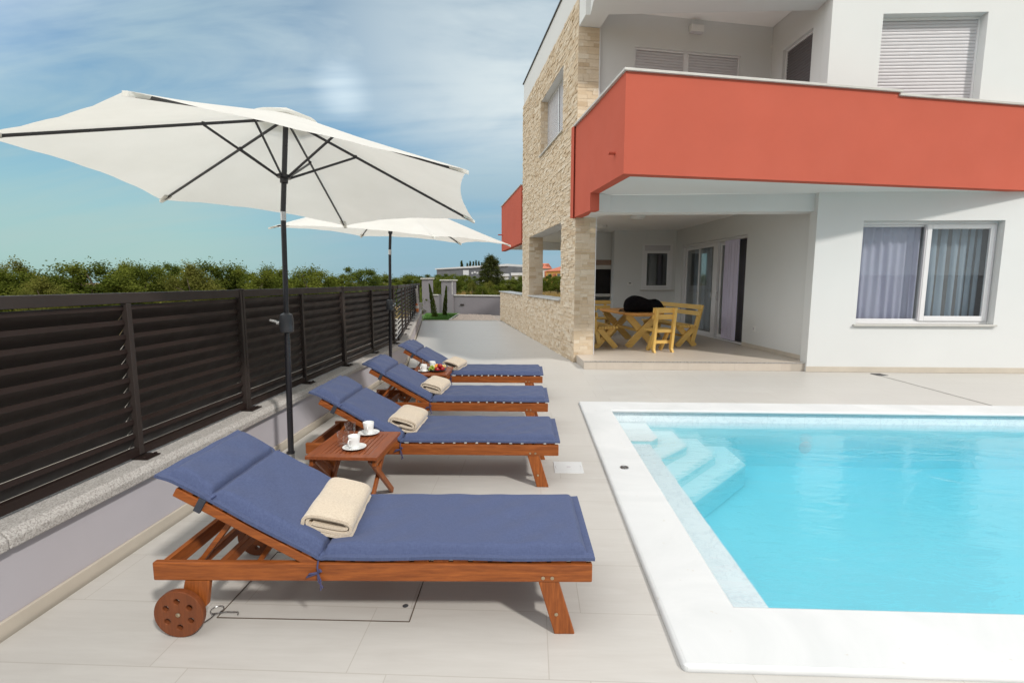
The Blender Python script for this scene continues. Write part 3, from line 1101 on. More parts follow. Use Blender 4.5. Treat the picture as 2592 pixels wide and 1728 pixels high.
# --- stone side: masonry core
ST = 0.385
mb = MB()
sbox(mb, 0.0, 1.06, 0.0, ST, -0.1, 2.785)
sbox(mb, 4.60, 5.66, 0.0, ST, 1.14, 2.785)
sbox(mb, 1.06, 10.8, 0.0, ST, -0.1, 1.15)
sbox(mb, 0.0, 1.05, 0.0, ST, 2.785, 6.60)
sbox(mb, 3.19, 5.60, 0.0, ST, 2.785, 6.60)
sbox(mb, 1.05, 3.19, 0.0, ST, 2.785, 4.62)
sbox(mb, 1.05, 3.19, 0.0, ST, 5.89, 6.60)
mb.build('stone_wall', M['plaster'], house)
mb = MB()
win = (1.05, 3.19, 4.62, 5.89)
clad(mb, S(0, 0), V, -U, 10.8, 0.0, 1.15, [])
clad(mb, S(0, 0), V, -U, 5.66, 1.15, 6.60, [(1.06, 4.60, 1.15, 2.785), win])
# faces towards the camera: near column, jambs of the openings, far column
clad(mb, S(0, -0.012), U, -V, ST + 0.01, 0.0, 2.78, [], (0.040, 0.085), (0.09, 0.20), (0.004, 0.014), 0.002)
clad(mb, S(0, -0.012), U, -V, ST + 0.01, 4.36, 6.10, [], (0.040, 0.085), (0.09, 0.20), (0.004, 0.014), 0.002)
clad(mb, S(4.60, -0.012), U, -V, ST + 0.01, 1.15, 2.785, [], (0.05, 0.10), (0.10, 0.22), (0.004, 0.018), 0.003)
clad(mb, S(1.06, ST), -U, V, ST, 1.15, 2.785, [], (0.05, 0.10), (0.10, 0.22), (0.004, 0.018), 0.003)
clad(mb, S(3.16, -0.012), U, -V, 0.17, 4.62, 5.89, [], (0.05, 0.10), (0.07, 0.12), (0.002, 0.010), 0.002)
mb.build('stone_cladding', M['stone'], house, tone=True)
mb = MB()
sbox(mb, 1.062, 4.58, -0.055, ST + 0.02, 1.152, 1.182)
sbox(mb, 5.70, 10.84, -0.055, ST + 0.02, 1.152, 1.182)
mb.build('wall_capping', M['sill'], house, bevel=0.004)
mb = MB()
mb.beam(S(-0.012, ST + 0.006, 0.15), S(-0.012, ST + 0.006, 2.76), 0.012, 0.012)
mb.beam(S(-0.012, ST + 0.006, 4.40), S(-0.012, ST + 0.006, 6.10), 0.012, 0.012)
mb.build_each('corner_bead', M['frame'], house)

# --- roof parapet (white band) and overhang
mb = MB()
sbox(mb, -0.84, 5.55, -0.006, ST, 6.602, 7.19)
mb.prism([(1.0, 9.112), (1.30, 9.112), tuple(S(-0.014, ST).xy), tuple(S(-0.014, -0.004).xy), tuple(S(-0.40, -0.004).xy)], 6.103, 6.601)
mb.bb(0.985, HX, FY, 9.11, 6.10, 6.61)
mb.bb(1.33, HX, FY + 0.003, 9.108, 6.612, 7.188)
mb.build('roof_edge', M['plaster'], house)
mb = MB()
sbox(mb, -0.87, 5.60, -0.035, ST, 7.19, 7.215)
mb.bb(0.985, 13.0, FY - 0.03, 9.12, 7.192, 7.217)
mb.build('roof_flashing', M['darkcap'], house)
mb = MB()
mb.prism([tuple(S(0.005, ST + .002).xy), (1.31, 9.112), (HX, 9.112), (4.60, 10.7), tuple(S(0.9, ST + .002).xy)], 6.44, 6.60)
mb.build('loggia_ceiling', M['ceil'], house)
mb = MB()
mb.prism([tuple(S(0, ST).xy), (1.4, 9.12), (13, 9.12), (13, 15.5), tuple(S(5.5, ST).xy)], 6.61, 6.85)
mb.build('flat_roof', M['ceil'], house)

# --- main front wall with its window openings
GX0, GX1, GZ0, GZ1 = 5.56, 7.845, 0.835, 2.572
UX0, UX1, UZ0, UZ1 = 5.59, 7.21, 3.95, 5.80
mb = MB()
y0, y1 = FY, FY + 0.22
def holes_wall(mb_, x0, x1, z0, z1, wins, y0, y1):
    xs = sorted(set([x0, x1] + [w[0] for w in wins] + [w[1] for w in wins]))
    for a, b in zip(xs[:-1], xs[1:]):
        zs = [z0]
        for w in sorted([w for w in wins if w[0] <= a and w[1] >= b], key=lambda w: w[2]):
            zs += [w[2], w[3]]
        zs.append(z1)
        for c, d in zip(zs[0::2], zs[1::2]):
            mb_.bb(a, b, y0, y1, c, d)


def grid_wall(mb_, x0, x1, z0, z1, wins, y0, y1):
    """one clean shell: front and back faces plus the reveals"""
    xs = sorted(set([x0, x1] + [c for w in wins for c in w[:2]]))
    zs = sorted(set([z0, z1] + [c for w in wins for c in w[2:]]))
    for a, b in zip(xs[:-1], xs[1:]):
        for c, d in zip(zs[:-1], zs[1:]):
            if any(w[0] <= a and w[1] >= b and w[2] <= c and w[3] >= d for w in wins):
                continue
            mb_.quad((a, y0, c), (b, y0, c), (b, y0, d), (a, y0, d))
            mb_.quad((a, y1, c), (b, y1, c), (b, y1, d), (a, y1, d))
    for w in wins:
        mb_.quad((w[0], y0, w[2]), (w[0], y1, w[2]), (w[0], y1, w[3]), (w[0], y0, w[3]))
        mb_.quad((w[1], y0, w[2]), (w[1], y1, w[2]), (w[1], y1, w[3]), (w[1], y0, w[3]))
        mb_.quad((w[0], y0, w[2]), (w[1], y0, w[2]), (w[1], y1, w[2]), (w[0], y1, w[2]))
        mb_.quad((w[0], y0, w[3]), (w[1], y0, w[3]), (w[1], y1, w[3]), (w[0], y1, w[3]))
    for x in (x0, x1):
        mb_.quad((x, y0, z0), (x, y1, z0), (x, y1, z1), (x, y0, z1))


grid_wall(mb, HX, 13.0, -0.1, 7.19, [(GX0, GX1, GZ0, GZ1), (UX0, UX1, UZ0, UZ1)], y0, y1)
mb.build('front_wall', M['plaster'], house)
mb = MB()
mb.bb(HX - 0.012, 13.0, FY - 0.012, FY - 0.001, 0.002, 0.098)
mb.build('plinth_tile', M['skirt'], house, bevel=0.003)

# side walls (porch, loggia), other walls
a6 = R(5.974)
PD = Vector((-math.sin(a6), math.cos(a6), 0))
PN = Vector((-math.cos(a6), -math.sin(a6), 0))
PW0 = Vector((4.912, 8.871, 0))
def PW(s, n=0.0, z=0.0):
    p = PW0 + PD * s + PN * n
    return Vector((p.x, p.y, z))


BKY = 14.95
DS0, DS1, DZ1 = 2.22, 5.68, 2.585        # sliding door along the porch wall
LEN = (BKY - PW0.y) / PD.y
mb = MB()
def pw_box(mb_, s0, s1, n0, n1, z0, z1):
    mb_.box(PW((s0 + s1) / 2, (n0 + n1) / 2, (z0 + z1) / 2), (s1 - s0, abs(n1 - n0), z1 - z0), (PD, PN, Z))


pw_box(mb, 0.0, DS0, -0.25, 0, 0.0, 3.12)
pw_box(mb, DS1, LEN, -0.25, 0, 0.0, 3.12)
pw_box(mb, DS0, DS1, -0.25, 0, DZ1, 3.12)
mb.build('porch_side_wall', M['plaster'], house)
mb = MB()
for s0, s1 in ((-0.0, DS0 - 0.02),):
    pw_box(mb, s0, s1, 0.001, 0.012, 0.152, 0.235)
mb.build('porch_skirting', M['skirt'], house, bevel=0.002)
BX = 2.45
mb = MB()
cx = PW(LEN).x
WX0, WX1, WZ0, WZ1 = 3.31, 4.12, 1.32, 2.64
grid_wall(mb, BX, cx + 0.1, 0.0, 3.12, [(WX0, WX1, WZ0, WZ1)], BKY, BKY + 0.22)
mb.build('porch_back_wall', M['plaster'], house)
mb = MB()
a = Vector((4.81, FY + 0.222, 0))
d6 = Vector((-math.sin(R(6)), math.cos(R(6)), 0))
n6 = Vector((-math.cos(R(6)), -math.sin(R(6)), 0))
def LW(s, n=0.0, z=0.0):
    p = a + d6 * s + n6 * n
    return Vector((p.x, p.y, z))


def lw_box(mb_, s0, s1, n0, n1, z0, z1):
    mb_.box(LW((s0 + s1) / 2, (n0 + n1) / 2, (z0 + z1) / 2), (s1 - s0, abs(n1 - n0), z1 - z0), (d6, n6, Z))


lw_box(mb, 0, 0.30, -0.2, 0, 3.15, 6.60)
lw_box(mb, 1.14, 1.80, -0.2, 0, 3.15, 6.60)
lw_box(mb, 0.30, 1.14, -0.2, 0, 5.86, 6.60)
mb.build('loggia_side_wall', M['plaster'], house)
# loggia back wall follows the balcony front direction
b12 = R(12.3)
U2 = Vector((math.cos(b12), math.sin(b12), 0))
V2 = Vector((-math.sin(b12), math.cos(b12), 0))
LC = Vector((4.62, 10.363, 0))
def LB(u, n=0.0, z=0.0):
    p = LC + U2 * u - V2 * n
    return Vector((p.x, p.y, z))


def lb_box(mb_, u0, u1, n0, n1, z0, z1):
    mb_.box(LB((u0 + u1) / 2, (n0 + n1) / 2, (z0 + z1) / 2), (u1 - u0, abs(n1 - n0), z1 - z0), (U2, V2, Z))


mb = MB()
lb_box(mb, -3.75, -2.80, -0.2, 0, 3.15, 6.60)
lb_box(mb, -0.63, 0.1, -0.2, 0, 3.15, 6.60)
lb_box(mb, -2.80, -0.63, -0.2, 0, 5.87, 6.60)
mb.build('loggia_back_wall', M['plaster'], house)
# outer shell that closes the house to the right and behind
mb = MB()
mb.bb(12.78, 13.0, FY + 0.222, 15.5, -0.1, 6.60)
mb.prism([(cx + 0.12, 15.3), (12.78, 15.3), (12.78, 15.5), (cx + 0.12, 15.5)], -0.1, 3.12)
mb.prism([tuple(S(5.35, ST + .002).xy), (12.78, 15.3), (12.78, 15.5), tuple(S(5.60, ST + .002).xy)], 3.14, 6.60)
mb.build('rear_wall', M['plaster'], house)
# inside faces and floor
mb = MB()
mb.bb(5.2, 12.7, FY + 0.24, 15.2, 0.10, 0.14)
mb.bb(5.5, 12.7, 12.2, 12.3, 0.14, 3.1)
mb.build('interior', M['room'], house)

# --- balcony
RC = Vector((1.256, 7.058, 0))
k = S(-0.97, -0.01)
RK = Vector((0.976, 8.54, 0))
RE = S(-0.02, -0.055)
REND = RC + U2 * ((FY - RC.y) / U2.y)
def RP(u, n=0.0, z=0.0):
    p = RC + U2 * u + V2 * n
    return Vector((p.x, p.y, z))


T = 0.16
LR = (FY - RC.y) / U2.y
ld = (RK - RC).normalized()
ln = Vector((ld.y, -ld.x, 0))     # inwards
# parapet front: two heights
mb = MB()
e1 = RP(4.345)
e1i = RP(4.345, T)
ci = RC + (U2 + ld) * T / 1.0
mb.prism([tuple(RC.xy), tuple(e1.xy), tuple(e1i.xy), tuple(ci.xy)], 3.03, 4.365)
endi = RC + U2 * (LR - T * 4.0) + V2 * T
mb.prism([tuple(e1.xy), tuple(RP(LR - 0.005).xy), tuple(RP(LR - 0.74, T).xy), tuple(e1i.xy)], 3.03, 4.315)
# left flank and its deeper skirt by the stone wall
mb.prism([tuple(RC.xy), tuple(ci.xy), tuple((RK + ln * T).xy), tuple(RK.xy)], 3.03, 4.365)
re_in = RE + ln * T
mb.prism([tuple(RK.xy), tuple((RK + ln * T).xy), tuple((re_in).xy), tuple(RE.xy)], 2.745, 4.365)
mb.build('balcony_parapet', M['red'], house)
mb = MB()      # raised red return against the stone
pr = S(0.0, -0.045)
mb.prism([tuple((RE - ln * 0.004).xy), tuple(S(-0.08, -0.02).xy), tuple(S(0.06, -0.005).xy), tuple(S(0.06, -0.10).xy), tuple(S(-0.08, -0.085).xy)], 2.74, 4.37)
mb.build('parapet_return', M['red'], house)
mb = MB()
oc = 0.035
co = RC - U2 * oc - ld * oc
mb.prism([tuple(co.xy), tuple((RP(4.36) - V2 * oc).xy), tuple((RP(4.36, T) + V2 * oc).xy), tuple((ci + (U2 + ld) * oc).xy)], 4.365, 4.400)
mb.prism([tuple((RP(4.32) - V2 * oc).xy), tuple((RP(LR) - V2 * oc).xy), tuple(RP(LR - 0.74, T + oc).xy), tuple((RP(4.345, T) + V2 * oc).xy)], 4.316, 4.350)
mb.prism([tuple(co.xy), tuple((ci + (U2 + ld) * oc).xy), tuple((re_in + ln * oc).xy), tuple((RE - ln * oc).xy)], 4.3645, 4.3995)
mb.build('parapet_cap', M['cap'], house, bevel=0.004)
# slab (white soffit)
mb = MB()
inn = RC + (U2 + ld) * 0.02
mb.prism([tuple(inn.xy), tuple(RP(LR - 0.05, 0.012).xy), (8.4, FY - 0.002), (HX, FY - 0.002), (1.0, FY - 0.002), tuple((RK + ln * 0.02).xy)], 3.036, 3.14)
mb.build('balcony_slab', M['plaster'], house)
# porch lintels
mb = MB()
mb.bb(1.02, 4.905, FY + 0.10, FY + 0.45, 2.742, 3.034)
mb.bb(1.02, HX - 0.002, FY - 0.001, FY + 0.10, 3.037, 3.2)
mb.build('porch_lintel', M['plaster'], house)
mb = MB()
lp = [tuple((RK + ln * (T + 0.003)).xy), (1.42, FY + 0.102), tuple((S(0.02, ST)).xy), tuple((S(-0.015, 0.005)).xy)]
mb.prism([tuple((RK + ln * 0.01).xy), (1.35, 8.752), (1.35, 9.09), tuple(S(-0.022, ST).xy), tuple(S(-0.022, 0.01).xy)], 2.752, 3.031)
mb.build('porch_lintel', M['plaster'], house)
# porch ceiling
mb = MB()
mb.prism([tuple(S(0.0, ST + 0.003).xy), (1.42, FY + 0.452), (4.92, FY + 0.452), (cx + 0.2, 15.9), tuple(S(9.86, 4.9).xy), tuple(S(9.86, 0.1).xy), tuple(S(5.66, 0.1).xy), tuple(S(5.66, ST + 0.003).xy)], 3.06, 3.14)
mb.build('porch_ceiling', M['ceil'], house)
# porch floor slab
mb = MB()
mb.prism([(0.942, 8.722), (4.905, 8.70), (cx + 0.05, 15.9), tuple(S(10.7, ST + 0.01).xy), tuple(S(0.0, ST + 0.01).xy), tuple(S(-0.022, ST).xy), tuple(S(-0.026, 0.04).xy)], 0.0, 0.150)
pf = mb.build('porch_floor', M['porchtile'], bevel=0.004)
tag(pf, kind='structure')
mb = MB()
mb.beam((0.945, 8.719, 0.146), (4.78, 8.698, 0.146), 0.010, 0.010)
mb.build('step_trim', M['steel'], house)
# spouts
mb = MB()
sp = RC + ld * 0.36
mb.tube([sp + ln * 0.05 + Z * 3.385, sp - ln * 0.10 + Z * 3.385], 0.022, 12)
mb.build('drain_spout', M['red'], house, smooth=True)

# --- far terrace balcony
mb = MB()
f0, f1 = 5.70, 10.05
sbox(mb, f0, f1, -0.05, 0.11, 2.72, 4.40)
sbox(mb, f1 - 0.16, f1, 0.115, 5.0, 2.84, 4.40)
mb.build('rear_balcony', M['red'], house)
mb = MB()
sbox(mb, f0, f1 + 0.03, -0.08, 0.14, 4.40, 4.43)
mb.build('rear_balcony_cap', M['cap'], house)
mb = MB()
sbox(mb, 5.665, f1 - 0.17, 0.115, 0.30, 2.78, 3.058)
sbox(mb, f1 - 0.45, f1 - 0.17, 0.30, 5.0, 2.78, 3.058)
mb.build('rear_lintel', M['ceil'], house)
mb = MB()
pz = S(f1 - 0.02, -0.05)
mb.tube([S(f1 - .25, -0.05, 3.33), S(f1 - .25, -0.22, 3.33)], 0.022, 10)
mb.build('drain_spout', M['red'], house, smooth=True)
mb = MB()
mb.tube([S(f1 - .15, -0.05, 3.08), S(f1 - .15, -0.14, 3.08)], 0.03, 10)
mb.lathe([(0.0, -0.05), (0.05, -0.045), (0.05, 0.03), (0, 0.04)], 12, S(f1 - .15, -0.17, 3.06))
mb.build('security_camera', M['plastic_white'], house, smooth=True)


# --- windows
def prof_frame(mb_, P, x0, x1, z0, z1, w, d0, d1, wt=None, wb=None):
    """rectangular frame; P(x, depth, z) maps to the scene"""
    wt = w if wt is None else wt
    wb = w if wb is None else wb
    def bx(a, b, c, d):
        vs = [P(x, y, z) for z in (c, d) for y in (d0, d1) for x in (a, b)]
        mb_.add(vs, [(0, 2, 3, 1), (4, 5, 7, 6), (0, 1, 5, 4), (2, 6, 7, 3), (0, 4, 6, 2), (1, 3, 7, 5)])
    bx(x0, x0 + w, z0, z1)
    bx(x1 - w, x1, z0, z1)
    bx(x0 + w, x1 - w, z0, z0 + wb)
    bx(x0 + w, x1 - w, z1 - wt, z1)


def pane(mb_, P, x0, x1, z0, z1, d, th=0.012):
    vs = [P(x, y, z) for z in (z0, z1) for y in (d, d + th) for x in (x0, x1)]
    mb_.add(vs, [(0, 2, 3, 1), (4, 5, 7, 6), (0, 1, 5, 4), (2, 6, 7, 3), (0, 4, 6, 2), (1, 3, 7, 5)])


def roller(mb_, P, x0, x1, z0, z1, d, pitch=0.050):
    """slatted roller shutter with rounded slats"""
    n = max(2, int(round((z1 - z0) / pitch)))
    h = (z1 - z0) / n
    for i in range(n):
        z = z0 + i * h
        pr_ = [(d + 0.012, z), (d + 0.003, z + h * .10), (d, z + h * .35), (d, z + h * .65), (d + 0.003, z + h * .86), (d + 0.012, z + h * .92), (d + 0.012, z + h)]
        vs = [P(x, y, zz) for x in (x0, x1) for y, zz in pr_]
        m_ = len(pr_)
        mb_.add(vs, [(j, j + 1, m_ + j + 1, m_ + j) for j in range(m_ - 1)])


F = lambda x, d, z: Vector((x, FY + d, z))
# ground floor window: dark sliding sash on the left, white sash on the right
wf = MB()
prof_frame(wf, F, GX0 + .002, GX1 - .002, GZ0 + .002, GZ1 - .002, 0.030, 0.135, 0.212, 0.05, 0.05)
w1 = wf.build('window', M['frame'], house, bevel=0.003)
mb = MB()
GM = 6.72
prof_frame(mb, F, GX0 + .035, GM, GZ0 + .055, GZ1 - .055, 0.030, 0.165, 0.195, 0.03, 0.03)
mb.build('fly_screen_frame', M['frame'], w1, bevel=0.002)
mb = MB()
prof_frame(mb, F, GM - 0.02, GX1 - .035, GZ0 + .050, GZ1 - .050, 0.075, 0.115, 0.163, 0.075, 0.085)
mb.build('sash', M['frame'], w1, bevel=0.006)
mb = MB()
pane(mb, F, GX0 + .06, GM - .03, GZ0 + .085, GZ1 - .08, 0.178)
mb.build('pane', M['pane'], w1)
mb = MB()
pane(mb, F, GM + .05, GX1 - .105, GZ0 + .13, GZ1 - .12, 0.135)
mb.build('pane', M['pane'], w1)
mb = MB()
mb.bb(GX1 - 0.05, GX1 - 0.035, FY + 0.10, FY + 0.13, GZ0 + .06, GZ1 - .05)
mb.bb(GM - 0.045, GM - 0.025, FY + 0.12, FY + 0.16, GZ0 + .06, GZ1 - .05)
mb.build_each('guide_rail', M['shutter'], w1)
mb = MB()
mb.bb(GX0 - 0.045, GX1 + 0.03, FY - 0.045, FY + 0.134, GZ0 - 0.030, GZ0 + 0.001)
mb.build('sill', M['cap'], w1, bevel=0.004)
# upper window with closed roller shutter
wf = MB()
prof_frame(wf, F, UX0 + .002, UX1 - .002, UZ0, UZ1 - .002, 0.025, 0.135, 0.20, 0.04, 0.03)
w2 = wf.build('window', M['frame'], house)
mb = MB()
roller(mb, F, UX0 + .027, UX1 - .027, UZ0 + .03, UZ1 - .045, 0.150, 0.052)
mb.build('roller_shutter', M['shutter'], w2)
# stone wall window
Q = lambda x, d, z: S(x, d, z)
wf = MB()
prof_frame(wf, Q, 1.06, 3.18, 4.63, 5.88, 0.035, 0.16, 0.22)
wf.add([Q(2.04, .16, 4.66), Q(2.12, .16, 4.66), Q(2.12, .16, 5.85), Q(2.04, .16, 5.85)], [(0, 1, 2, 3)])
w3 = wf.build('window', M['frame'], house)
mb = MB()
roller(mb, Q, 1.10, 2.04, 4.66, 5.85, 0.17, 0.05)
roller(mb, Q, 2.12, 3.14, 4.66, 5.85, 0.17, 0.05)
mb.build('roller_shutter', M['shutter'], w3)
mb = MB()
sbox(mb, 1.02, 3.22, -0.05, 0.16, 4.595, 4.625)
mb.build('sill', M['cap'], w3, bevel=0.003)
# loggia window with two shutters
Lq = lambda x, d, z: LB(x, -d, z)
wf = MB()
prof_frame(wf, Lq, -2.795, -0.635, 3.2, 5.865, 0.03, 0.03, 0.09)
vs = [Lq(x, y, z) for z in (3.23, 5.83) for y in (0.028, 0.09) for x in (-1.80, -1.70)]
wf.add(vs, [(0, 2, 3, 1), (4, 5, 7, 6), (0, 1, 5, 4), (2, 6, 7, 3), (0, 4, 6, 2), (1, 3, 7, 5)])
w4 = wf.build('window', M['frame'], house)
mb = MB()
roller(mb, Lq, -2.76, -1.80, 3.24, 5.83, 0.045, 0.05)
roller(mb, Lq, -1.70, -0.67, 3.24, 5.83, 0.045, 0.05)
mb.build('roller_shutter', M['shutter'], w4)
# loggia side window, dark shutter
Sq = lambda x, d, z: LW(x, -d, z)
wf = MB()
prof_frame(wf, Sq, 0.302, 1.138, 3.2, 5.855, 0.03, 0.06, 0.12)
w5 = wf.build('window', M['frame'], house)
mb = MB()
roller(mb, Sq, 0.335, 1.105, 3.24, 5.82, 0.075, 0.05)
mb.build('roller_shutter', M['shutter_dark'], w5)
# porch back window
Bq = lambda x, d, z: Vector((x, BKY + d, z))
wf = MB()
prof_frame(wf, Bq, WX0 - .03, WX1 + .05, WZ0 + .002, WZ1 + .03, 0.07, -0.015, 0.05, 0.04, 0.05)
w6 = wf.build('window', M['frame'], house, bevel=0.003)
mb = MB()
prof_frame(mb, Bq, WX0 + .041, WX1 - .021, WZ0 + .055, WZ1 - .17, 0.075, -0.008, 0.04)
mb.build('sash', M['frame'], w6, bevel=0.004)
mb = MB()
roller(mb, Bq, WX0 + .041, WX1 - .021, WZ1 - .168, WZ1 - .012, -0.004, 0.04)
mb.build('roller_shutter', M['shutter'], w6)
mb = MB()
pane(mb, Bq, WX0 + .115, WX1 - .095, WZ0 + .13, WZ1 - .245, 0.012)
mb.build('pane', M['pane'], w6)
mb = MB()
mb.bb(WX0 - .08, WX1 + .12, BKY - 0.05, BKY - 0.016, WZ0 - .035, WZ0)
mb.build('sill', M['cap'], w6, bevel=0.003)
# sliding door in the porch side wall
Dq = lambda x, d, z: PW(x, -d, z)
wf = MB()
prof_frame(wf, Dq, DS0 + .002, DS1 - .002, 0.152, DZ1 - .002, 0.045, 0.05, 0.16, 0.06, 0.035)
vs = [Dq(x, y, z) for z in (0.19, DZ1 - .062) for y in (0.04, 0.12) for x in (3.62, 3.78)]
wf.add(vs, [(0, 2, 3, 1), (4, 5, 7, 6), (0, 1, 5, 4), (2, 6, 7, 3), (0, 4, 6, 2), (1, 3, 7, 5)])
dr = wf.build('sliding_door', M['frame'], house, bevel=0.003)
for s0, s1, d0 in ((3.80, 4.72, 0.06), (4.62, 5.63, 0.10), (3.02, 3.60, 0.10)):
    mb = MB()
    prof_frame(mb, Dq, s0, s1, 0.19, DZ1 - .065, 0.085, d0, d0 + 0.035)
    mb.build('sash', M['frame'], dr, bevel=0.003)
    mb = MB()
    pane(mb, Dq, s0 + .085, s1 - .085, 0.275, DZ1 - .15, d0 + 0.012)
    mb.build('pane', M['pane'], dr)
mb = MB()
for s in (3.84, 4.68, 3.55):
    mb.tube([PW(s, -0.05, 1.12), PW(s, -0.02, 1.13), PW(s, -0.02, 1.29), PW(s, -0.05, 1.30)], 0.010, 8)
mb.build('handle', M['steel'], dr, smooth=True)
# rooms behind the openings, their darkness put into the wall colour
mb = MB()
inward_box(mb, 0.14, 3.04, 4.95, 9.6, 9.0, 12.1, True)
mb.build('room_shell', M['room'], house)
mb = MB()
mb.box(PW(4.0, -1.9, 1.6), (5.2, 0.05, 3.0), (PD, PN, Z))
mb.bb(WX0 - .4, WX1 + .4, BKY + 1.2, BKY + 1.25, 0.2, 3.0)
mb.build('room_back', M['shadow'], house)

# barbecue niche at the back of the porch
mb = MB()
by = 15.48
mb.bb(1.50, 2.45, by + 0.5, by + 0.62, 0.15, 3.06)
mb.bb(1.50, 1.60, by - 0.1, by + 0.5, 0.15, 3.06)
mb.bb(2.452, 2.56, BKY + 0.22, by + 0.62, 0.15, 3.06)
mb.bb(1.60, 2.45, by - 0.02, by + 0.5, 0.15, 0.98)
mb.bb(1.60, 2.45, by, by + 0.5, 2.23, 3.06)
bq = mb.build('barbecue', M['plaster'], house)
mb = MB()
mb.bb(1.60, 2.45, by - 0.03, by + 0.5, 2.07, 2.225)
mb.build('hood_band', M['brownstrip'], bq)
mb = MB()
mb.bb(1.60, 2.45, by - 0.06, by + 0.5, 1.94, 2.065)
mb.bb(1.60, 2.45, by - 0.08, by + 0.5, 1.10, 1.19)
mb.build('shelf', M['cap'], bq, bevel=0.004)
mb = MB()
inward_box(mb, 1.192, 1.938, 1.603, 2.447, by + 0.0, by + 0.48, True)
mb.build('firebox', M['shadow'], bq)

# power sockets
for nm, pt, ax in (('wall_socket', Vector((2.94, BKY - 0.006, 1.50)), None), ('wall_socket', PW(1.74, 0.006, 0.57), (PD, PN, Z))):
    mb = MB()
    if ax is None:
        mb.box(pt, (0.15, 0.012, 0.085))
    else:
        mb.box(pt, (0.085, 0.012, 0.12), ax)
    so = mb.build(nm, M['plastic_white'], bevel=0.003)
    mb = MB()
    if ax is None:
        mb.box(pt + Vector((0, -0.008, 0.015)), (0.07, 0.006, 0.03))
        tag(so, 'white socket with dark slot on the back wall of the porch', 'socket')
    else:
        mb.box(pt + PN * 0.008, (0.05, 0.006, 0.05), ax)
        tag(so, 'white socket low on the porch side wall beside the open sliding door', 'socket')
    mb.build('insert', M['hub'] if ax is None else M['shutter'], so)
# ceiling lamps
for pt, lab in ((Vector((2.43, 11.7, 3.06)), 'round white lamp on the porch ceiling nearer the red balcony'), (Vector((1.85, 13.6, 3.06)), 'round white lamp on the porch ceiling partly behind the stone column')):
    t_ = thing('ceiling_lamp', lab, 'ceiling lamp', pt, group='porch ceiling lamps')
    mb = MB()
    mb.lathe([(0.175, -0.002), (0.175, -0.055), (0.16, -0.065)], 32)
    mb.build('lamp_body', M['plastic_white'], t_, smooth=True)
    mb = MB()
    mb.lathe([(0.158, -0.064), (0.14, -0.085), (0.0, -0.092)], 32)
    mb.build('diffuser', M['plastic_white'], t_, smooth=True)
t_ = thing('wall_lamp', 'square white lamp high on the loggia back wall above the shutters', 'wall lamp', LB(-1.61, 0.0, 6.24), b12)
mb = MB()
mb.bb(-0.13, 0.13, -0.10, -0.001, -0.05, 0.07)
mb.build('lamp_body', M['plastic_white'], t_, bevel=0.01)
mb = MB()
mb.bb(-0.12, 0.12, -0.09, -0.01, -0.065, -0.051)
mb.build('diffuser', M['shutter'], t_)
# small awning motor box / sensor in the loggia corner
t_ = thing('wall_sensor', 'small round white sensor in the corner of the upper loggia', 'sensor', LW(1.55, 0.0, 6.08))
mb = MB()
mb.lathe([(0.0, 0.06), (0.05, 0.05), (0.055, 0.0)], 16, (0, 0, 0), (Vector(d6), Z, n6))
mb.build('sensor_body', M['plastic_white'], t_, smooth=True)


# --- curtains
def curtain(name, P, x0, x1, z0, z1, d, m, label, folds=9, amp=0.035, lean=0.0, group=None):
    nx_, nz_ = folds * 10, 14
    mb_ = MB()
    vs_ = []
    for j in range(nz_ + 1):
        zz = z0 + (z1 - z0) * j / nz_
        for i in range(nx_ + 1):
            u_ = i / nx_
            x = x0 + (x1 - x0) * u_ + lean * (1 - j / nz_) * u_
            f_ = math.sin(u_ * folds * 2 * PI + 1.5 * math.sin(u_ * 7)) * amp * (0.7 + 0.3 * math.sin(u_ * 13 + j * .2))
            vs_.append(P(x, d + f_, zz))
    fs_ = [(j * (nx_ + 1) + i, j * (nx_ + 1) + i + 1, (j + 1) * (nx_ + 1) + i + 1, (j + 1) * (nx_ + 1) + i) for j in range(nz_) for i in range(nx_)]
    mb_.add(vs_, fs_)
    return tag(mb_.build(name, m, smooth=True), label, 'curtain', group)


curtain('curtain', F, GX0 + .03, GM + 0.02, GZ0 + .03, GZ1 - .03, 0.30, M['curtain'], 'lilac voile curtain behind the left half of the ground floor window', 9, 0.03, group='window curtains')
curtain('curtain', F, GM + 0.06, GX1 - .03, GZ0 + .03, GZ1 - .03, 0.34, M['curtain_dark'], 'grey voile curtain behind the white sash of the ground floor window', 7, 0.03, group='window curtains')
curtain('curtain', Dq, 2.56, 3.22, 0.21, DZ1 - .07, 0.02, M['curtain'], 'lilac voile curtain blowing out of the open porch door', 6, 0.025, 0.0)
curtain('curtain', Dq, 4.45, 5.5, 0.25, DZ1 - .1, 0.30, M['curtain_dark'], 'grey voile curtain behind the closed porch door glass', 6, 0.03)

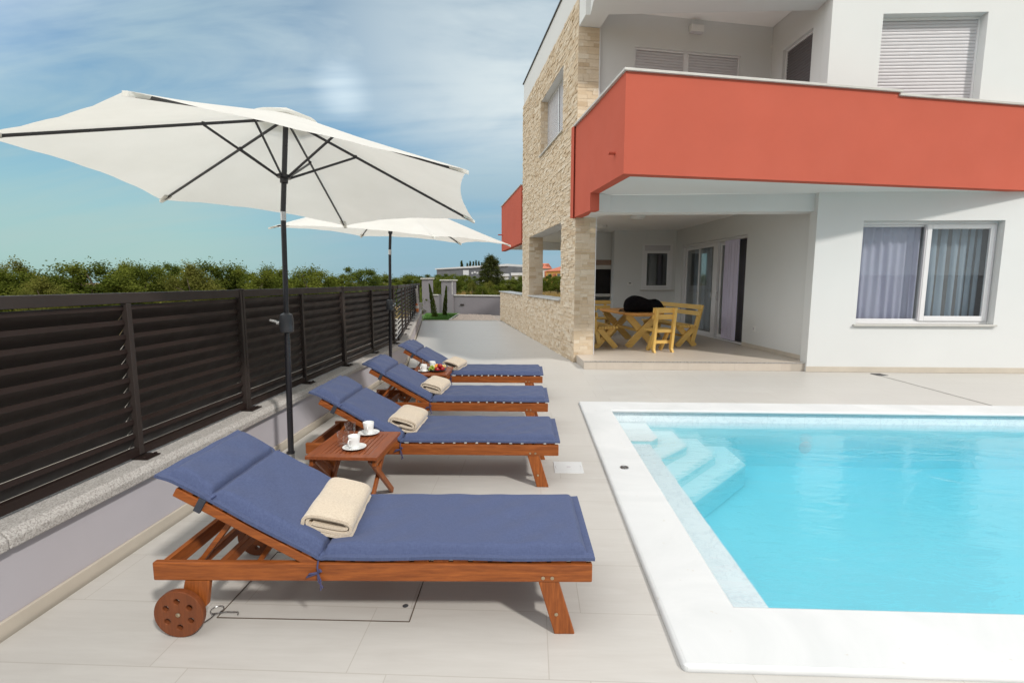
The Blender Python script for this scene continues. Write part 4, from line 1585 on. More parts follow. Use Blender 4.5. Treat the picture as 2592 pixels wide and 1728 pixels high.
# ================================================================== sun loungers
LL, LWD = 1.925, 0.62
def disc_with_holes(r, holes, rh, th, n=40, nh=12):
    """wheel: a disc in the xz plane (thickness along y) pierced by round holes"""
    bm = bmesh.new()
    es = []
    loops = [[(r * math.cos(2 * PI * i / n), r * math.sin(2 * PI * i / n)) for i in range(n)]]
    loops += [[(cx_ + rh * math.cos(2 * PI * i / nh), cz_ + rh * math.sin(2 * PI * i / nh)) for i in range(nh)] for cx_, cz_ in holes]
    for lp_ in loops:
        vs_ = [bm.verts.new((x, 0, z)) for x, z in lp_]
        es += [bm.edges.new((vs_[i], vs_[(i + 1) % len(vs_)])) for i in range(len(vs_))]
    bmesh.ops.triangle_fill(bm, edges=es, use_beauty=True)
    # triangle_fill also fills the holes when loops nest: drop faces inside holes
    dead = [f_ for f_ in bm.faces if any((f_.calc_center_median() - Vector((cx_, 0, cz_))).length < rh * 0.98 for cx_, cz_ in holes)]
    bmesh.ops.delete(bm, geom=dead, context='FACES_ONLY')
    ret = bmesh.ops.extrude_face_region(bm, geom=list(bm.faces))
    bmesh.ops.translate(bm, verts=[g for g in ret['geom'] if isinstance(g, bmesh.types.BMVert)], vec=(0, th, 0))
    bmesh.ops.recalc_face_normals(bm, faces=bm.faces)
    me = bpy.data.meshes.new('wheel')
    bm.to_mesh(me)
    bm.free()
    return me


BA = R(29.4)
HXL = 0.735
def bpt(d, n, y):
    """point on the backrest: d up from the hinge, n off its plane"""
    return Vector((HXL - d * math.cos(BA) + n * math.sin(BA), y, 0.318 + d * math.sin(BA) + n * math.cos(BA)))


def smooth01(x):
    x = max(0.0, min(1.0, x))
    return x * x * (3 - 2 * x)


def cushion_mesh():
    mb_ = MB()
    base_l, back_l = 1.20, 0.79
    tot = base_l + back_l
    nu, nv = 190, 76
    W_ = LWD + 0.005
    rr_ = random.Random(5)
    us = [tot * i / nu for i in range(nu + 1)]
    def path(u):
        # from the foot end (u=0) to the head end
        if u < base_l - 0.02:
            return Vector((HXL + base_l - u, 0, 0.352)), Vector((0, 0, 1))
        d = u - base_l
        if d < 0.02:
            f_ = (d + 0.02) / 0.04
            a = BA * f_
            return Vector((HXL - d * math.cos(a * .5), 0, 0.350 + max(0, d) * math.sin(a))), Vector((math.sin(a * .9), 0, math.cos(a * .9)))
        droop = 0.012 * smooth01((d - 0.68) / 0.11) ** 2
        return Vector((HXL - d * math.cos(BA), 0, 0.350 + d * math.sin(BA) - droop)), Vector((math.sin(BA), 0, math.cos(BA)))
    def thick(u, v):
        e = min(u, tot - u, v, W_ - v)
        fl = 0.010 + 0.003 * math.sin(u * 31) * math.sin(v * 27)
        t_ = fl + 0.033 * smooth01((e - 0.026) / 0.036) ** 0.7
        t_ -= 0.0065 * math.exp(-((e - 0.030) / 0.005) ** 2)
        for s_ in (base_l, base_l + 0.545):
            q = abs(u - s_)
            t_ *= 1 - 0.72 * math.exp(-(q / 0.010) ** 2) - 0.12 * math.exp(-(q / 0.05) ** 2)
        t_ += 0.0022 * math.sin(u * 9.5 + 2.1 * math.sin(v * 5)) * smooth01((e - 0.03) / 0.08)
        t_ += 0.0018 * math.sin(u * 23 + v * 31) * smooth01((e - 0.03) / 0.05)
        return t_
    top, bot = [], []
    for i, u in enumerate(us):
        p, n_ = path(u)
        for j in range(nv + 1):
            v_ = W_ * j / nv
            # sharper sampling near both long edges
            v_ = W_ * (0.5 - 0.5 * math.cos(PI * j / nv)) * 0.55 + v_ * 0.45
            e = min(v_, W_ - v_)
            hem = -0.0035 * (1 - smooth01(e / 0.05)) * (0.6 + 0.5 * math.sin(u * 6.0 + (1 if v_ < W_ / 2 else 4)))
            wob = 0.004 * math.sin(u * 11 + 0.7) * (1 - smooth01(e / 0.06)) * (1 if v_ < W_ / 2 else -1)
            q = Vector((p.x, v_ - 0.004 + wob, p.z)) + n_ * hem
            top.append(q + n_ * (0.004 + thick(u, v_)))
            bot.append(q)
    vs_ = top + bot
    o = len(top)
    fs_ = []
    st = nv + 1
    for i in range(nu):
        for j in range(nv):
            a = i * st + j
            fs_.append((a, a + 1, a + st + 1, a + st))
            fs_.append((o + a, o + a + st, o + a + st + 1, o + a + 1))
    for i in range(nu):
        for j in (0, nv):
            a = i * st + j
            fs_.append((a, a + st, o + a + st, o + a))
    for j in range(nv):
        for i in (0, nu):
            a = i * st + j
            fs_.append((a, a + 1, o + a + 1, o + a))
    mb_.add(vs_, fs_)
    return mb_


def make_lounger():
    t_ = thing('sun_lounger', 'x', 'sun lounger', (0, 0, 0), 0, 'sun loungers with blue cushions beside the fence')
    for y in (0.0, LWD - 0.03):
        mb_ = MB()
        mb_.bb(0, LL, y, y + 0.03, 0.248, 0.332)
        mb_.build('side_rail', M['teak'], t_, bevel=0.006)
    mb_ = MB()
    mb_.bb(LL - 0.060, LL - 0.034, 0.031, LWD - 0.031, 0.255, 0.322)
    mb_.bb(0.02, 0.046, 0.031, LWD - 0.031, 0.255, 0.322)
    mb_.bb(0.76, 0.79, 0.031, LWD - 0.031, 0.25, 0.300)
    mb_.build_each('cross_rail', M['teak_y'], t_, bevel=0.003)
    for y in (0.004, LWD - 0.032):
        mb_ = MB()
        mb_.extrude([(LL - 0.235, y, 0.2475), (LL - 0.145, y, 0.2475), (LL - 0.072, y, 0.0), (LL - 0.162, y, 0.0)], (0, 0.028, 0))
        lg = mb_.build('leg', M['teak_z'], t_, bevel=0.004)
        mb_ = MB()
        sgn = -1 if y < 0.1 else 1
        yy = y if sgn < 0 else y + 0.028
        for x, z in ((LL - 0.155, 0.095), (LL - 0.215, 0.268), (LL - 0.175, 0.268)):
            fy = yy if z < 0.2 else (0.0 if sgn < 0 else LWD)
            mb_.lathe([(0.008, 0.0), (0.008, 0.0015), (0.0045, 0.002), (0.004, 0.0005), (0, 0.0005)], 10, (x, fy, z), (Vector((1, 0, 0)), Vector((0, 0, 1)), Vector((0, sgn, 0))))
        mb_.build('bolt', M['brass'], lg)
    mb_ = MB()
    mb_.bb(LL - 0.19, LL - 0.165, 0.033, LWD - 0.033, 0.10, 0.155)
    mb_.build('leg_stretcher', M['teak_y'], t_, bevel=0.003)
    for y in (0.002, LWD - 0.030):
        mb_ = MB()
        mb_.extrude([(0.135, y, 0.2475), (0.245, y, 0.2475), (0.225, y, 0.13), (0.165, y, 0.07), (0.10, y, 0.09)], (0, 0.028, 0))
        mb_.build('wheel_bracket', M['teak_z'], t_, bevel=0.004)
    hol = [(0.060 * math.cos(2 * PI * (i + .5) / 6 + .05), 0.060 * math.sin(2 * PI * (i + .5) / 6 + .05)) for i in range(6)]
    wm = disc_with_holes(0.108, hol, 0.0135, 0.028)
    wm.materials.append(M['wheelwood'])
    for y in (-0.030, LWD + 0.002):
        w_ = bpy.data.objects.new('wheel', wm)
        C.objects.link(w_)
        w_.parent = t_
        w_.location = (0.118, y, 0.108)
        b_ = w_.modifiers.new('bevel', 'BEVEL')
        b_.width = 0.006
        b_.segments = 2
        b_.limit_method = 'ANGLE'
        mb_ = MB()
        sgn = -1 if y < 0.1 else 1
        yy = 0.0 if sgn < 0 else 0.028
        mb_.lathe([(0.010, 0), (0.010, 0.003), (0.005, 0.006), (0.004, 0.003), (0, 0.003)], 12, (0, yy, 0), (Vector((1, 0, 0)), Vector((0, 0, 1)), Vector((0, sgn, 0))))
        mb_.build('axle_cap', M['brass'], w_)
    # seat slats
    mb_ = MB()
    x = 0.80
    while x < LL - 0.09:
        mb_.bb(x, x + 0.066, 0.012, LWD - 0.012, 0.3325, 0.3475)
        x += 0.086
    mb_.build('seat_slat', M['teak_y'], t_, bevel=0.002)
    # backrest
    for y in (0.034, LWD - 0.034 - 0.024):
        mb_ = MB()
        yc = y + 0.012
        pts_ = [bpt(-0.03, -0.028, y), bpt(0.70, -0.028, y), bpt(0.70, 0.012, y), bpt(-0.01, 0.012, y)]
        mb_.extrude(pts_, (0, 0.024, 0))
        mb_.build('backrest_rail', M['teak'], t_, bevel=0.004)
    # the outer rail of the backrest stands over the side rail
    mb_ = MB()
    for y in (0.004, LWD - 0.028):
        mb_.extrude([bpt(0.03, -0.030, y), bpt(0.70, -0.030, y), bpt(0.70, 0.010, y), bpt(0.0, 0.010, y)], (0, 0.024, 0))
    mb_.build_each('backrest_frame', M['teak'], t_, bevel=0.004)
    mb_ = MB()
    d = 0.05
    while d < 0.68:
        mb_.box(bpt(d + 0.025, 0.017, LWD / 2), (0.05, LWD - 0.02, 0.012), (Vector((-math.cos(BA), 0, math.sin(BA))), Vector((0, 1, 0)), Vector((math.sin(BA), 0, math.cos(BA)))))
        d += 0.072
    mb_.build('backrest_slat', M['teak_y'], t_, bevel=0.002)
    for y in (0.075, LWD - 0.075):
        mb_ = MB()
        mb_.beam(bpt(0.44, -0.02, y), Vector((0.155, y, 0.28)), 0.022, 0.036, up=(0, 1, 0))
        mb_.build('prop', M['teak'], t_, bevel=0.003)
        mb_ = MB()
        mb_.beam(bpt(0.24, -0.03, y + (0.03 if y < 0.3 else -.03)), Vector((0.36, y + (0.03 if y < 0.3 else -.03), 0.20)), 0.022, 0.036, up=(0, 1, 0))
        mb_.build('prop', M['teak'], t_, bevel=0.003)
    mb_ = MB()
    mb_.bb(0.25, 0.28, 0.031, LWD - 0.031, 0.255, 0.30)
    mb_.bb(0.145, 0.17, 0.031, LWD - 0.031, 0.262, 0.30)
    mb_.box(bpt(0.24, -0.04, LWD / 2), (0.04, LWD - 0.09, 0.025), (Vector((-math.cos(BA), 0, math.sin(BA))), Vector((0, 1, 0)), Vector((math.sin(BA), 0, math.cos(BA)))))
    mb_.build_each('prop_rest', M['teak_y'], t_, bevel=0.003)
    cu = cushion_mesh().build('cushion', M['blue'], t_, smooth=True)
    # dark seams, strap and tie cord
    mb_ = MB()
    pp = []
    for j in range(25):
        v_ = LWD * j / 24
        pp.append(bpt(0.545, 0.049 if 2 < j < 22 else 0.045, v_))
    mb_.tube(pp, 0.0032, 6)
    mb_.tube([Vector((HXL + 0.004, LWD * j / 24, 0.375)) for j in range(25)], 0.002, 6)
    mb_.build('piping', M['seam'], cu)
    mb_ = MB()
    mb_.box(bpt(0.575, -0.006, -0.001), (0.030, 0.012, 0.062), (Vector((-math.cos(BA), 0, math.sin(BA))), Vector((0, 1, 0)), Vector((math.sin(BA), 0, math.cos(BA)))))
    mb_.build('strap', M['strap'], cu)
    mb_ = MB()
    tx = HXL - 0.005
    mb_.tube([(tx, 0.0, 0.345), (tx - .002, -0.008, 0.320), (tx + .002, -0.010, 0.296)], 0.004, 6)
    mb_.tube([(tx, -0.010, 0.296), (tx - .035, -0.016, 0.292), (tx - .05, -0.014, 0.276), (tx - .015, -0.012, 0.288), (tx, -0.012, 0.294)], 0.004, 6)
    mb_.tube([(tx, -0.010, 0.296), (tx + .018, -0.016, 0.305), (tx + .012, -0.014, 0.312), (tx, -0.012, 0.298)], 0.004, 6)
    mb_.tube([(tx, -0.012, 0.294), (tx + .012, -0.014, 0.262), (tx + .010, -0.012, 0.215)], 0.0035, 6)
    mb_.tube([(tx, -0.012, 0.294), (tx + .002, -0.014, 0.258), (tx + .020, -0.012, 0.226)], 0.0035, 6)
    mb_.build('tie_cord', M['tie'], cu, smooth=True)
    return t_


lounger_spots = [(-1.652, 1.955, 1.9, 'wooden sun lounger with blue cushion nearest the camera, over the floor hatch'),
                 (-1.714, 3.556, 1.0, 'second wooden sun lounger, just behind the side table with two white cups'),
                 (-1.752, 4.835, 0.6, 'third wooden sun lounger, between the two side table rows with no table before it'),
                 (-1.775, 6.265, 0.4, 'farthest wooden sun lounger, beside the table with the fruit plate')]
proto = make_lounger()
loungers = []
for i, (x, y, a, lab) in enumerate(lounger_spots):
    o = proto if i == 0 else copy_thing(proto)
    o.location = (x, y, 0)
    o.rotation_euler = (0, 0, R(a))
    o['label'] = lab
    loungers.append(o)


# ------------------------------------------------------------------ towels
def towel_mesh(seed, turns=2.35, length=0.43):
    """a rolled and flattened terry towel; end faces show the folds"""
    rr_ = random.Random(seed)
    mb_ = MB()
    n = int(turns * 26)
    hw0, hh0, th = 0.120, 0.048, 0.0155
    cl = []
    for i in range(n + 1):
        a = -2 * PI * turns * i / n
        k_ = i / n * turns
        hw = hw0 - k_ * th * 1.12
        hh = hh0 - k_ * th * 1.05
        c_, s_ = math.cos(a - 0.4), math.sin(a - 0.4)
        e = 0.55
        x = hw * math.copysign(abs(c_) ** e, c_)
        z = max(0.004, hh) * math.copysign(abs(s_) ** 0.75, s_)
        cl.append(Vector((x + rr_.uniform(-.001, .001), 0, z + hh0 + rr_.uniform(-.0008, .0008))))
    inn, outr = [], []
    for i, p in enumerate(cl):
        d = (cl[min(i + 1, n)] - cl[max(i - 1, 0)])
        d.normalize()
        nn = Vector((-d.z, 0, d.x))
        inn.append(p - nn * th * 0.44)
        outr.append(p + nn * th * 0.44)
    ny = 12
    vs_ = []
    for j in range(ny + 1):
        y = length * j / ny
        for i in range(n + 1):
            wob = 0.006 * math.sin(i * 0.11 + seed) if j in (0, ny) else 0.002 * math.sin(j * 1.7 + i * .13)
            # edges of the layers are rounded a little
            for arr, sg in ((inn, 1), (outr, -1)):
                p = arr[i]
                q = Vector((p.x, y + (wob if j in (0, ny) else 0), p.z + 0.003 * math.sin(j * .9 + i * .09 + seed)))
                vs_.append(q)
    st = 2 * (n + 1)
    fs_ = []
    for j in range(ny):
        for i in range(n):
            a = j * st + 2 * i
            fs_.append((a, a + 2, a + st + 2, a + st))
            fs_.append((a + 1, a + st + 1, a + st + 3, a + 3))
    for j in (0, ny):
        for i in range(n):
            a = j * st + 2 * i
            fs_.append((a, a + 1, a + 3, a + 2))
    for j in range(ny):
        for i in (0, n):
            a = j * st + 2 * i
            fs_.append((a, a + st, a + st + 1, a + 1))
    mb_.add(vs_, fs_)
    return mb_


towel_labels = ['rolled beige towel on the sun lounger nearest the camera', 'rolled beige towel on the lounger just behind the cups',
                'rolled beige towel on the third sun lounger', 'rolled beige towel on the farthest lounger behind the fruit plate']
for i, (lo, lab) in enumerate(zip(loungers, towel_labels)):
    tw = towel_mesh(3 + i * 2, (2.35, 2.2, 2.3, 2.1)[i], (0.42, 0.40, 0.41, 0.39)[i]).build('towel', M['towel'], smooth=True)
    b_ = tw.modifiers.new('bevel', 'BEVEL')
    b_.width = 0.005
    b_.segments = 2
    b_.limit_method = 'ANGLE'
    b_.angle_limit = R(50)
    tag(tw, lab, 'towel', 'rolled beige towels on the loungers')
    lx, ly, rz_ = ((0.715, 0.10, 5), (0.70, 0.10, -2), (0.70, 0.11, -4), (0.69, 0.12, -10))[i]
    cr = Vector((lx + 0.012, ly, 0.350 + 0.058))
    loc = lo.matrix_world if False else Matrix.Translation(lo.location) @ Matrix.Rotation(lo.rotation_euler[2], 4, 'Z')
    tw.matrix_world = loc @ Matrix.Translation(cr) @ Matrix.Rotation(R(rz_), 4, 'Z') @ Matrix.Rotation(R(14), 4, 'Y')

# ------------------------------------------------------------------ side tables
def make_table():
    t_ = thing('side_table', 'x', 'side table', (0, 0, 0), 0, 'folding wooden side tables between the loungers')
    TW, TD, TZ = 0.465, 0.545, 0.452
    mb_ = MB()
    mb_.bb(0, 0.075, 0, TD, TZ - 0.022, TZ)
    mb_.bb(TW - 0.075, TW, 0, TD, TZ - 0.022, TZ)
    mb_.bb(0.0755, TW - 0.0755, 0, 0.06, TZ - 0.022, TZ - 0.0006)
    mb_.bb(0.0755, TW - 0.0755, TD - 0.06, TD, TZ - 0.022, TZ - 0.0006)
    n = 10
    w_ = (TW - 0.151) / n
    for i in range(n):
        mb_.bb(0.0755 + i * w_ + 0.0025, 0.0755 + (i + 1) * w_ - 0.0025, 0.0605, TD - 0.0605, TZ - 0.020, TZ - 0.001)
    mb_.bb(0.076, TW - 0.076, 0.15, 0.17, TZ - 0.035, TZ - 0.0225)
    mb_.bb(0.076, TW - 0.076, TD - 0.17, TD - 0.15, TZ - 0.035, TZ - 0.0225)
    mb_.build('tabletop', M['tabletop'], t_, bevel=0.002)
    mb_ = MB()
    for x in (0.018, TW - 0.04):
        mb_.bb(x, x + 0.022, 0.02, TD - 0.02, TZ - 0.068, TZ - 0.0225)
    mb_.build_each('apron', M['teak_y'], t_, bevel=0.003)
    for x, dx in ((0.045, 0.0), (TW - 0.065, 0.0)):
        for a, b in (((x, 0.05, TZ - 0.03), (x, TD - 0.03, 0.012)), ((x + (0.024 if x < .2 else -.024), TD - 0.05, TZ - 0.03), (x + (0.024 if x < .2 else -.024), 0.03, 0.012))):
            mb_ = MB()
            mb_.beam(a, b, 0.020, 0.040)
            mb_.build('leg', M['teak_z'], t_, bevel=0.003)
    return t_


tb = make_table()
tb.location = (-1.432, 2.955, 0)
tb.rotation_euler = (0, 0, R(-0.5))
tb['label'] = 'slatted wooden side table holding two white cups and two glasses'
tb2 = copy_thing(tb)
tb2.location = (-1.470, 5.735, 0)
tb2.rotation_euler = (0, 0, R(0.5))
tb2['label'] = 'wooden side table holding the fruit plate, farther from the camera'
TZ = 0.452


def make_saucer():
    mb_ = MB()
    mb_.lathe([(0.0, 0.003), (0.028, 0.003), (0.030, 0.0), (0.036, 0.001), (0.060, 0.009), (0.075, 0.014), (0.0765, 0.0165), (0.073, 0.017), (0.050, 0.010), (0.033, 0.006), (0.0, 0.006)], 40)
    return mb_.build('saucer', M['china'], smooth=True)


def make_cup():
    mb_ = MB()
    mb_.lathe([(0.0, 0.006), (0.020, 0.005), (0.022, 0.0), (0.028, 0.0), (0.031, 0.012), (0.036, 0.050), (0.0395, 0.082), (0.0385, 0.0835), (0.037, 0.081), (0.033, 0.045), (0.027, 0.012), (0.0, 0.009)], 40)
    c_ = mb_.build('cup', M['china'], smooth=True)
    mb_ = MB()
    mb_.tube([(0, -0.036, 0.062), (0, -0.053, 0.064), (0, -0.060, 0.048), (0, -0.050, 0.026), (0, -0.0325, 0.022)], [0.0045, 0.005, 0.005, 0.0045, 0.004], 8)
    mb_.build('handle', M['china'], c_, smooth=True)
    return c_


sau0, cup0 = make_saucer(), make_cup()
first = True
for (x, y, rz_, lab) in ((-1.168, 3.112, -20, 'nearest white coffee cup, front one on the table with two glasses'), (-1.176, 3.425, 10, 'white coffee cup at the back of the table with two glasses'),
                         (-1.318, 5.925, -35, 'white coffee cup before the tall glasses next to the fruit plate'), (-1.262, 6.165, 60, 'white coffee cup half hidden behind the fruit plate')):
    s_ = sau0 if first else copy_thing(sau0)
    c_ = cup0 if first else copy_thing(cup0)
    first = False
    s_.location = (x, y, TZ)
    c_.location = (x, y, TZ + 0.007)
    c_.rotation_euler = (0, 0, R(rz_))
    tag(s_, lab.replace('coffee cup', 'saucer under the cup'), 'saucer', 'white saucers')
    tag(c_, lab, 'cup', 'white coffee cups')


def make_glass(h=0.098):
    mb_ = MB()
    mb_.lathe([(0.0, 0.0), (0.028, 0.0), (0.031, 0.004), (0.040, h), (0.0388, h + 0.001), (0.0375, h), (0.0288, 0.012), (0.0, 0.010)], 32)
    return mb_.build('drinking_glass', M['tumbler'], smooth=True)


gl0 = make_glass()
gl1 = make_glass(0.125)
for k_, (src_, x, y, lab) in enumerate(((gl0, -1.264, 3.165, 'clear tumbler directly left of the nearest cup'), (gl0, -1.292, 3.375, 'clear tumbler behind, left of the rear cup'),
                                        (gl1, -1.322, 6.03, 'tall clear glass standing behind the cup by the fruit'), (gl1, -1.395, 6.06, 'tall clear glass leftmost on the fruit table'))):
    o = src_ if k_ in (0, 2) else copy_thing(src_)
    o.location = (x, y, TZ)
    tag(o, lab, 'glass', 'clear drinking glasses')

# fruit plate
fx, fy = -1.165, 5.985
mb = MB()
mb.lathe([(0.0, 0.004), (0.07, 0.004), (0.10, 0.013), (0.118, 0.024), (0.115, 0.026), (0.09, 0.013), (0.06, 0.008), (0, 0.008)], 36)
o = mb.build('plate', M['darkplate'], smooth=True)
o.location = (fx, fy, TZ)
tag(o, 'dark glass plate heaped with fruit on the farther side table', 'plate')
rr = random.Random(8)
def ball(mb_, c, r, sq=1.0, n=10):
    pr_ = [(r * math.sin(PI * i / 7), -r * sq * math.cos(PI * i / 7)) for i in range(8)]
    pr_[0] = (0.0, pr_[0][1])
    pr_[-1] = (0.0, pr_[-1][1])
    mb_.lathe(pr_, n, c)


mb = MB()
for i in range(26):
    l_ = i // 10
    ball(mb, (rr.uniform(-.035, .035) * (1 - l_ * .25), rr.uniform(-.035, .035) * (1 - l_ * .25), 0.018 + l_ * 0.017), 0.0125)
mb.tube([(0, 0, 0.05), (0.01, 0.0, 0.075), (0.03, 0.01, 0.08)], 0.002, 6)
o = mb.build('grape_bunch', M['grape'], smooth=True)
o.location = (fx - 0.062, fy - 0.02, TZ + 0.006)
tag(o, 'bunch of green grapes on the left of the fruit plate', 'grapes')
for k_, (dx, dy, dz, lab) in enumerate(((0.01, -0.062, 0.034, 'red fruit at the front of the plate'), (0.068, -0.04, 0.036, 'red fruit on the right of the plate'), (0.045, -0.055, 0.072, 'red fruit lying on top of two others'))):
    mb = MB()
    pr_ = [(0.0, -0.020), (0.022, -0.027), (0.034, -0.008), (0.033, 0.012), (0.018, 0.026), (0.006, 0.021), (0.0, 0.018)]
    mb.lathe(pr_, 18)
    mb.tube([(0, 0, 0.018), (0.004, 0, 0.034)], 0.0018, 5)
    o = mb.build('red_fruit', M['redfruit'], smooth=True)
    o.location = (fx + dx, fy + dy, TZ + dz)
    o.rotation_euler = (rr.uniform(-.5, .5), rr.uniform(-.5, .5), rr.random())
    o.scale = (1, 1, 0.9)
    tag(o, lab, 'fruit', 'red fruit on the plate')
for k_, (dx, dy, dz, lab) in enumerate(((-0.012, 0.03, 0.055, 'orange slice leaning highest behind the grapes'), (0.018, 0.005, 0.05, 'orange slice in the middle of the plate'), (0.045, 0.012, 0.042, 'orange slice behind the red fruit'))):
    mb = MB()
    mb.lathe([(0.0, 0.006), (0.030, 0.006), (0.033, 0.0), (0.030, -0.006), (0.0, -0.006)], 24)
    o = mb.build('orange_slice', M['orange'], smooth=True)
    o.location = (fx + dx, fy + dy, TZ + dz)
    o.rotation_euler = (R(50), R(-20 + 22 * k_), 0)
    tag(o, lab, 'orange slice', 'orange slices on the plate')
mb = MB()
mb.extrude([(-0.035, 0, 0), (0.035, 0, 0), (0.03, 0, 0.028), (-0.02, 0, 0.034)], (0, 0.03, 0))
o = mb.build('melon_piece', M['cheese'], bevel=0.004)
o.location = (fx + 0.07, fy + 0.03, TZ + 0.04)
tag(o, 'pale yellow melon piece at the back right of the fruit plate', 'melon piece')

# ================================================================== parasols
FS = 0.9226
def make_parasol(joint, axis, az, label, crank_az):
    hubd, apd, RR, DR = 0.297 * FS, 0.830 * FS, 1.849 * FS, 0.636 * FS
    lean = 0.045
    base = Vector((joint.x - lean, joint.y, 0))
    t_ = thing('parasol', label, 'parasol', base, 0, 'ecru hexagonal parasols by the fence')
    J = Vector((lean, 0, joint.z))
    at_z = lambda z: Vector((lean * z / joint.z, 0, z))
    ax = axis.normalized()
    A = J + ax * apd
    hub = J + ax * hubd
    e1 = ax.cross(Vector((0, 1, 0))).normalized()
    e2 = ax.cross(e1)
    def tip(k_, r=1.0, drop=1.0):
        a = az + k_ * PI / 3
        return A - ax * DR * drop + (e1 * math.cos(a) + e2 * math.sin(a)) * RR * r
    mb_ = MB()
    mb_.tube([(0, 0, 0.012), (0, 0, 0.125)], 0.030, 20)
    mb_.lathe([(0.085, 0.0), (0.085, 0.008), (0.035, 0.012)], 28)
    so_ = mb_.build('floor_socket', M['steel'], t_, smooth=True)
    mb_ = MB()
    mb_.tube([(0, 0, 0.120), (0, 0, 0.134)], 0.034, 20)
    mb_.build('socket_collar', M['black'], so_, smooth=True)
    mb_ = MB()
    mb_.tube([at_z(0.12), at_z(1.10)], 0.0235, 20)
    mb_.tube([at_z(1.10), at_z(joint.z - 0.03)], 0.0200, 20)
    mb_.build('pole', M['black'], t_, smooth=True)
    mb_ = MB()
    mb_.tube([at_z(joint.z - 0.065), at_z(joint.z + 0.005)], 0.0215, 20)
    mb_.build('tilt_joint', M['steel'], t_, smooth=True)
    mb_ = MB()
    mb_.tube([J, A - ax * 0.03], 0.0200, 20)
    mb_.build('upper_pole', M['black'], t_, smooth=True)
    # crank housing
    mb_ = MB()
    mb_.lathe([(0.022, 0.0), (0.050, 0.012), (0.054, 0.03), (0.054, 0.115), (0.046, 0.150), (0.022, 0.165)], 24, at_z(1.135))
    mb_.lathe([(0.0, 0.0), (0.05, 0.0), (0.052, -0.006), (0.050, 0.0), (0.046, 0.012), (0, 0.014)], 20, at_z(1.215) + Vector((0.02 * math.cos(crank_az + 1.4), 0.02 * math.sin(crank_az + 1.4), 0)), (Vector((math.cos(crank_az), math.sin(crank_az), 0)), Z, Vector((math.sin(crank_az), -math.cos(crank_az), 0))))
    hs = mb_.build('crank_housing', M['hub'], t_, smooth=True)
    mb_ = MB()
    cd = Vector((math.cos(crank_az), math.sin(crank_az), 0))
    q = at_z(1.22) + cd * 0.05
    mb_.tube([q, q + cd * 0.028], 0.014, 12)
    mb_.tube([q + cd * 0.024, q + cd * 0.03 + Vector((0, 0, 0.01)), q + cd * 0.075 + Vector((0, 0, 0.022))], [0.011, 0.012, 0.010], 12)
    mb_.build('crank_handle', M['steel'], hs, smooth=True)
    # hubs
    mb_ = MB()
    fr_ = (e1, e2, ax) if e1.cross(e2).dot(ax) > 0 else (e2, e1, ax)
    mb_.lathe([(0.021, -0.05), (0.030, -0.045), (0.030, -0.01), (0.052, -0.008), (0.052, 0.016), (0.021, 0.02)], 24, hub, fr_)
    mb_.build('runner_hub', M['black'], t_, smooth=True)
    mb_ = MB()
    mb_.lathe([(0.02, -0.075), (0.03, -0.07), (0.045, -0.05), (0.045, -0.025), (0.0, -0.015)], 24, A, fr_)
    mb_.build('top_hub', M['black'], t_, smooth=True)
    # canopy
    mb_ = MB()
    nr, na = 14, 12
    idx = {}
    vs_ = []
    for k_ in range(6):
        for i in range(nr + 1):
            for j in range(na):
                f_ = j / na
                r = i / nr
                p = tip(k_, r, r).lerp(tip(k_ + 1, r, r), f_)
                bow = 4 * f_ * (1 - f_)
                rad = (p - A)
                # hem pulled in between the ribs and cloth sagging a little
                pull = 1 - 0.055 * bow * r ** 1.6
                p = A + rad * pull
                p = p + ax * (0.018 * bow * math.sin(PI * r) - 0.012 * math.sin(PI * r))
                wr_ = 0.004 * math.sin(r * 17 + k_) * bow + 0.003 * math.sin(f_ * 25 + r * 9 + k_ * 2)
                p = p + ax * wr_ * r
                idx[(k_, i, j)] = len(vs_)
                vs_.append(p + ax * 0.012)
    fs_ = []
    for k_ in range(6):
        for i in range(nr):
            for j in range(na):
                b0 = idx[(k_, i, j)]
                b1 = idx[(k_, i + 1, j)]
                nk, nj = (k_, j + 1) if j + 1 < na else ((k_ + 1) % 6, 0)
                fs_.append((b0, b1, idx[(nk, i + 1, nj)], idx[(nk, i, nj)]))
    mb_.add(vs_, fs_)
    cn = mb_.build('canopy', M['canvas'], t_, smooth=True, weld=True)
    mb_ = MB()
    vs_ = [A + ax * 0.045]
    ring = []
    for k_ in range(24):
        a = az + k_ * PI / 12
        f_ = (k_ % 4) / 4
        r_ = 0.30 * RR / 1.8 * (1 - 0.14 * 4 * f_ * (1 - f_) / 1)
        vs_.append(A - ax * (DR * r_ / RR - 0.030) + (e1 * math.cos(a) + e2 * math.sin(a)) * r_)
    mb_.add(vs_, [(0, 1 + i, 1 + (i + 1) % 24) for i in range(24)])
    mb_.build('vent_flap', M['canvas'], cn, smooth=True)
    mb_ = MB()
    for k_ in range(6):
        a, b = tip(k_, 0.93, 0.93), tip(k_, 1.004, 1.004)
        dd = (b - a).normalized()
        sd_ = dd.cross(ax).normalized()
        mb_.add([a + sd_ * .022 - ax * .014, a - sd_ * .022 - ax * .014, b - sd_ * .012 - ax * .012, b + sd_ * .012 - ax * .012,
                 a + sd_ * .034 + ax * .006, a - sd_ * .034 + ax * .006, b - sd_ * .014 + ax * .012, b + sd_ * .014 + ax * .012],
                [(0, 1, 2, 3), (0, 4, 5, 1), (1, 5, 6, 2), (2, 6, 7, 3), (3, 7, 4, 0)])
    mb_.build_each('rib_pocket', M['canvas'], cn)
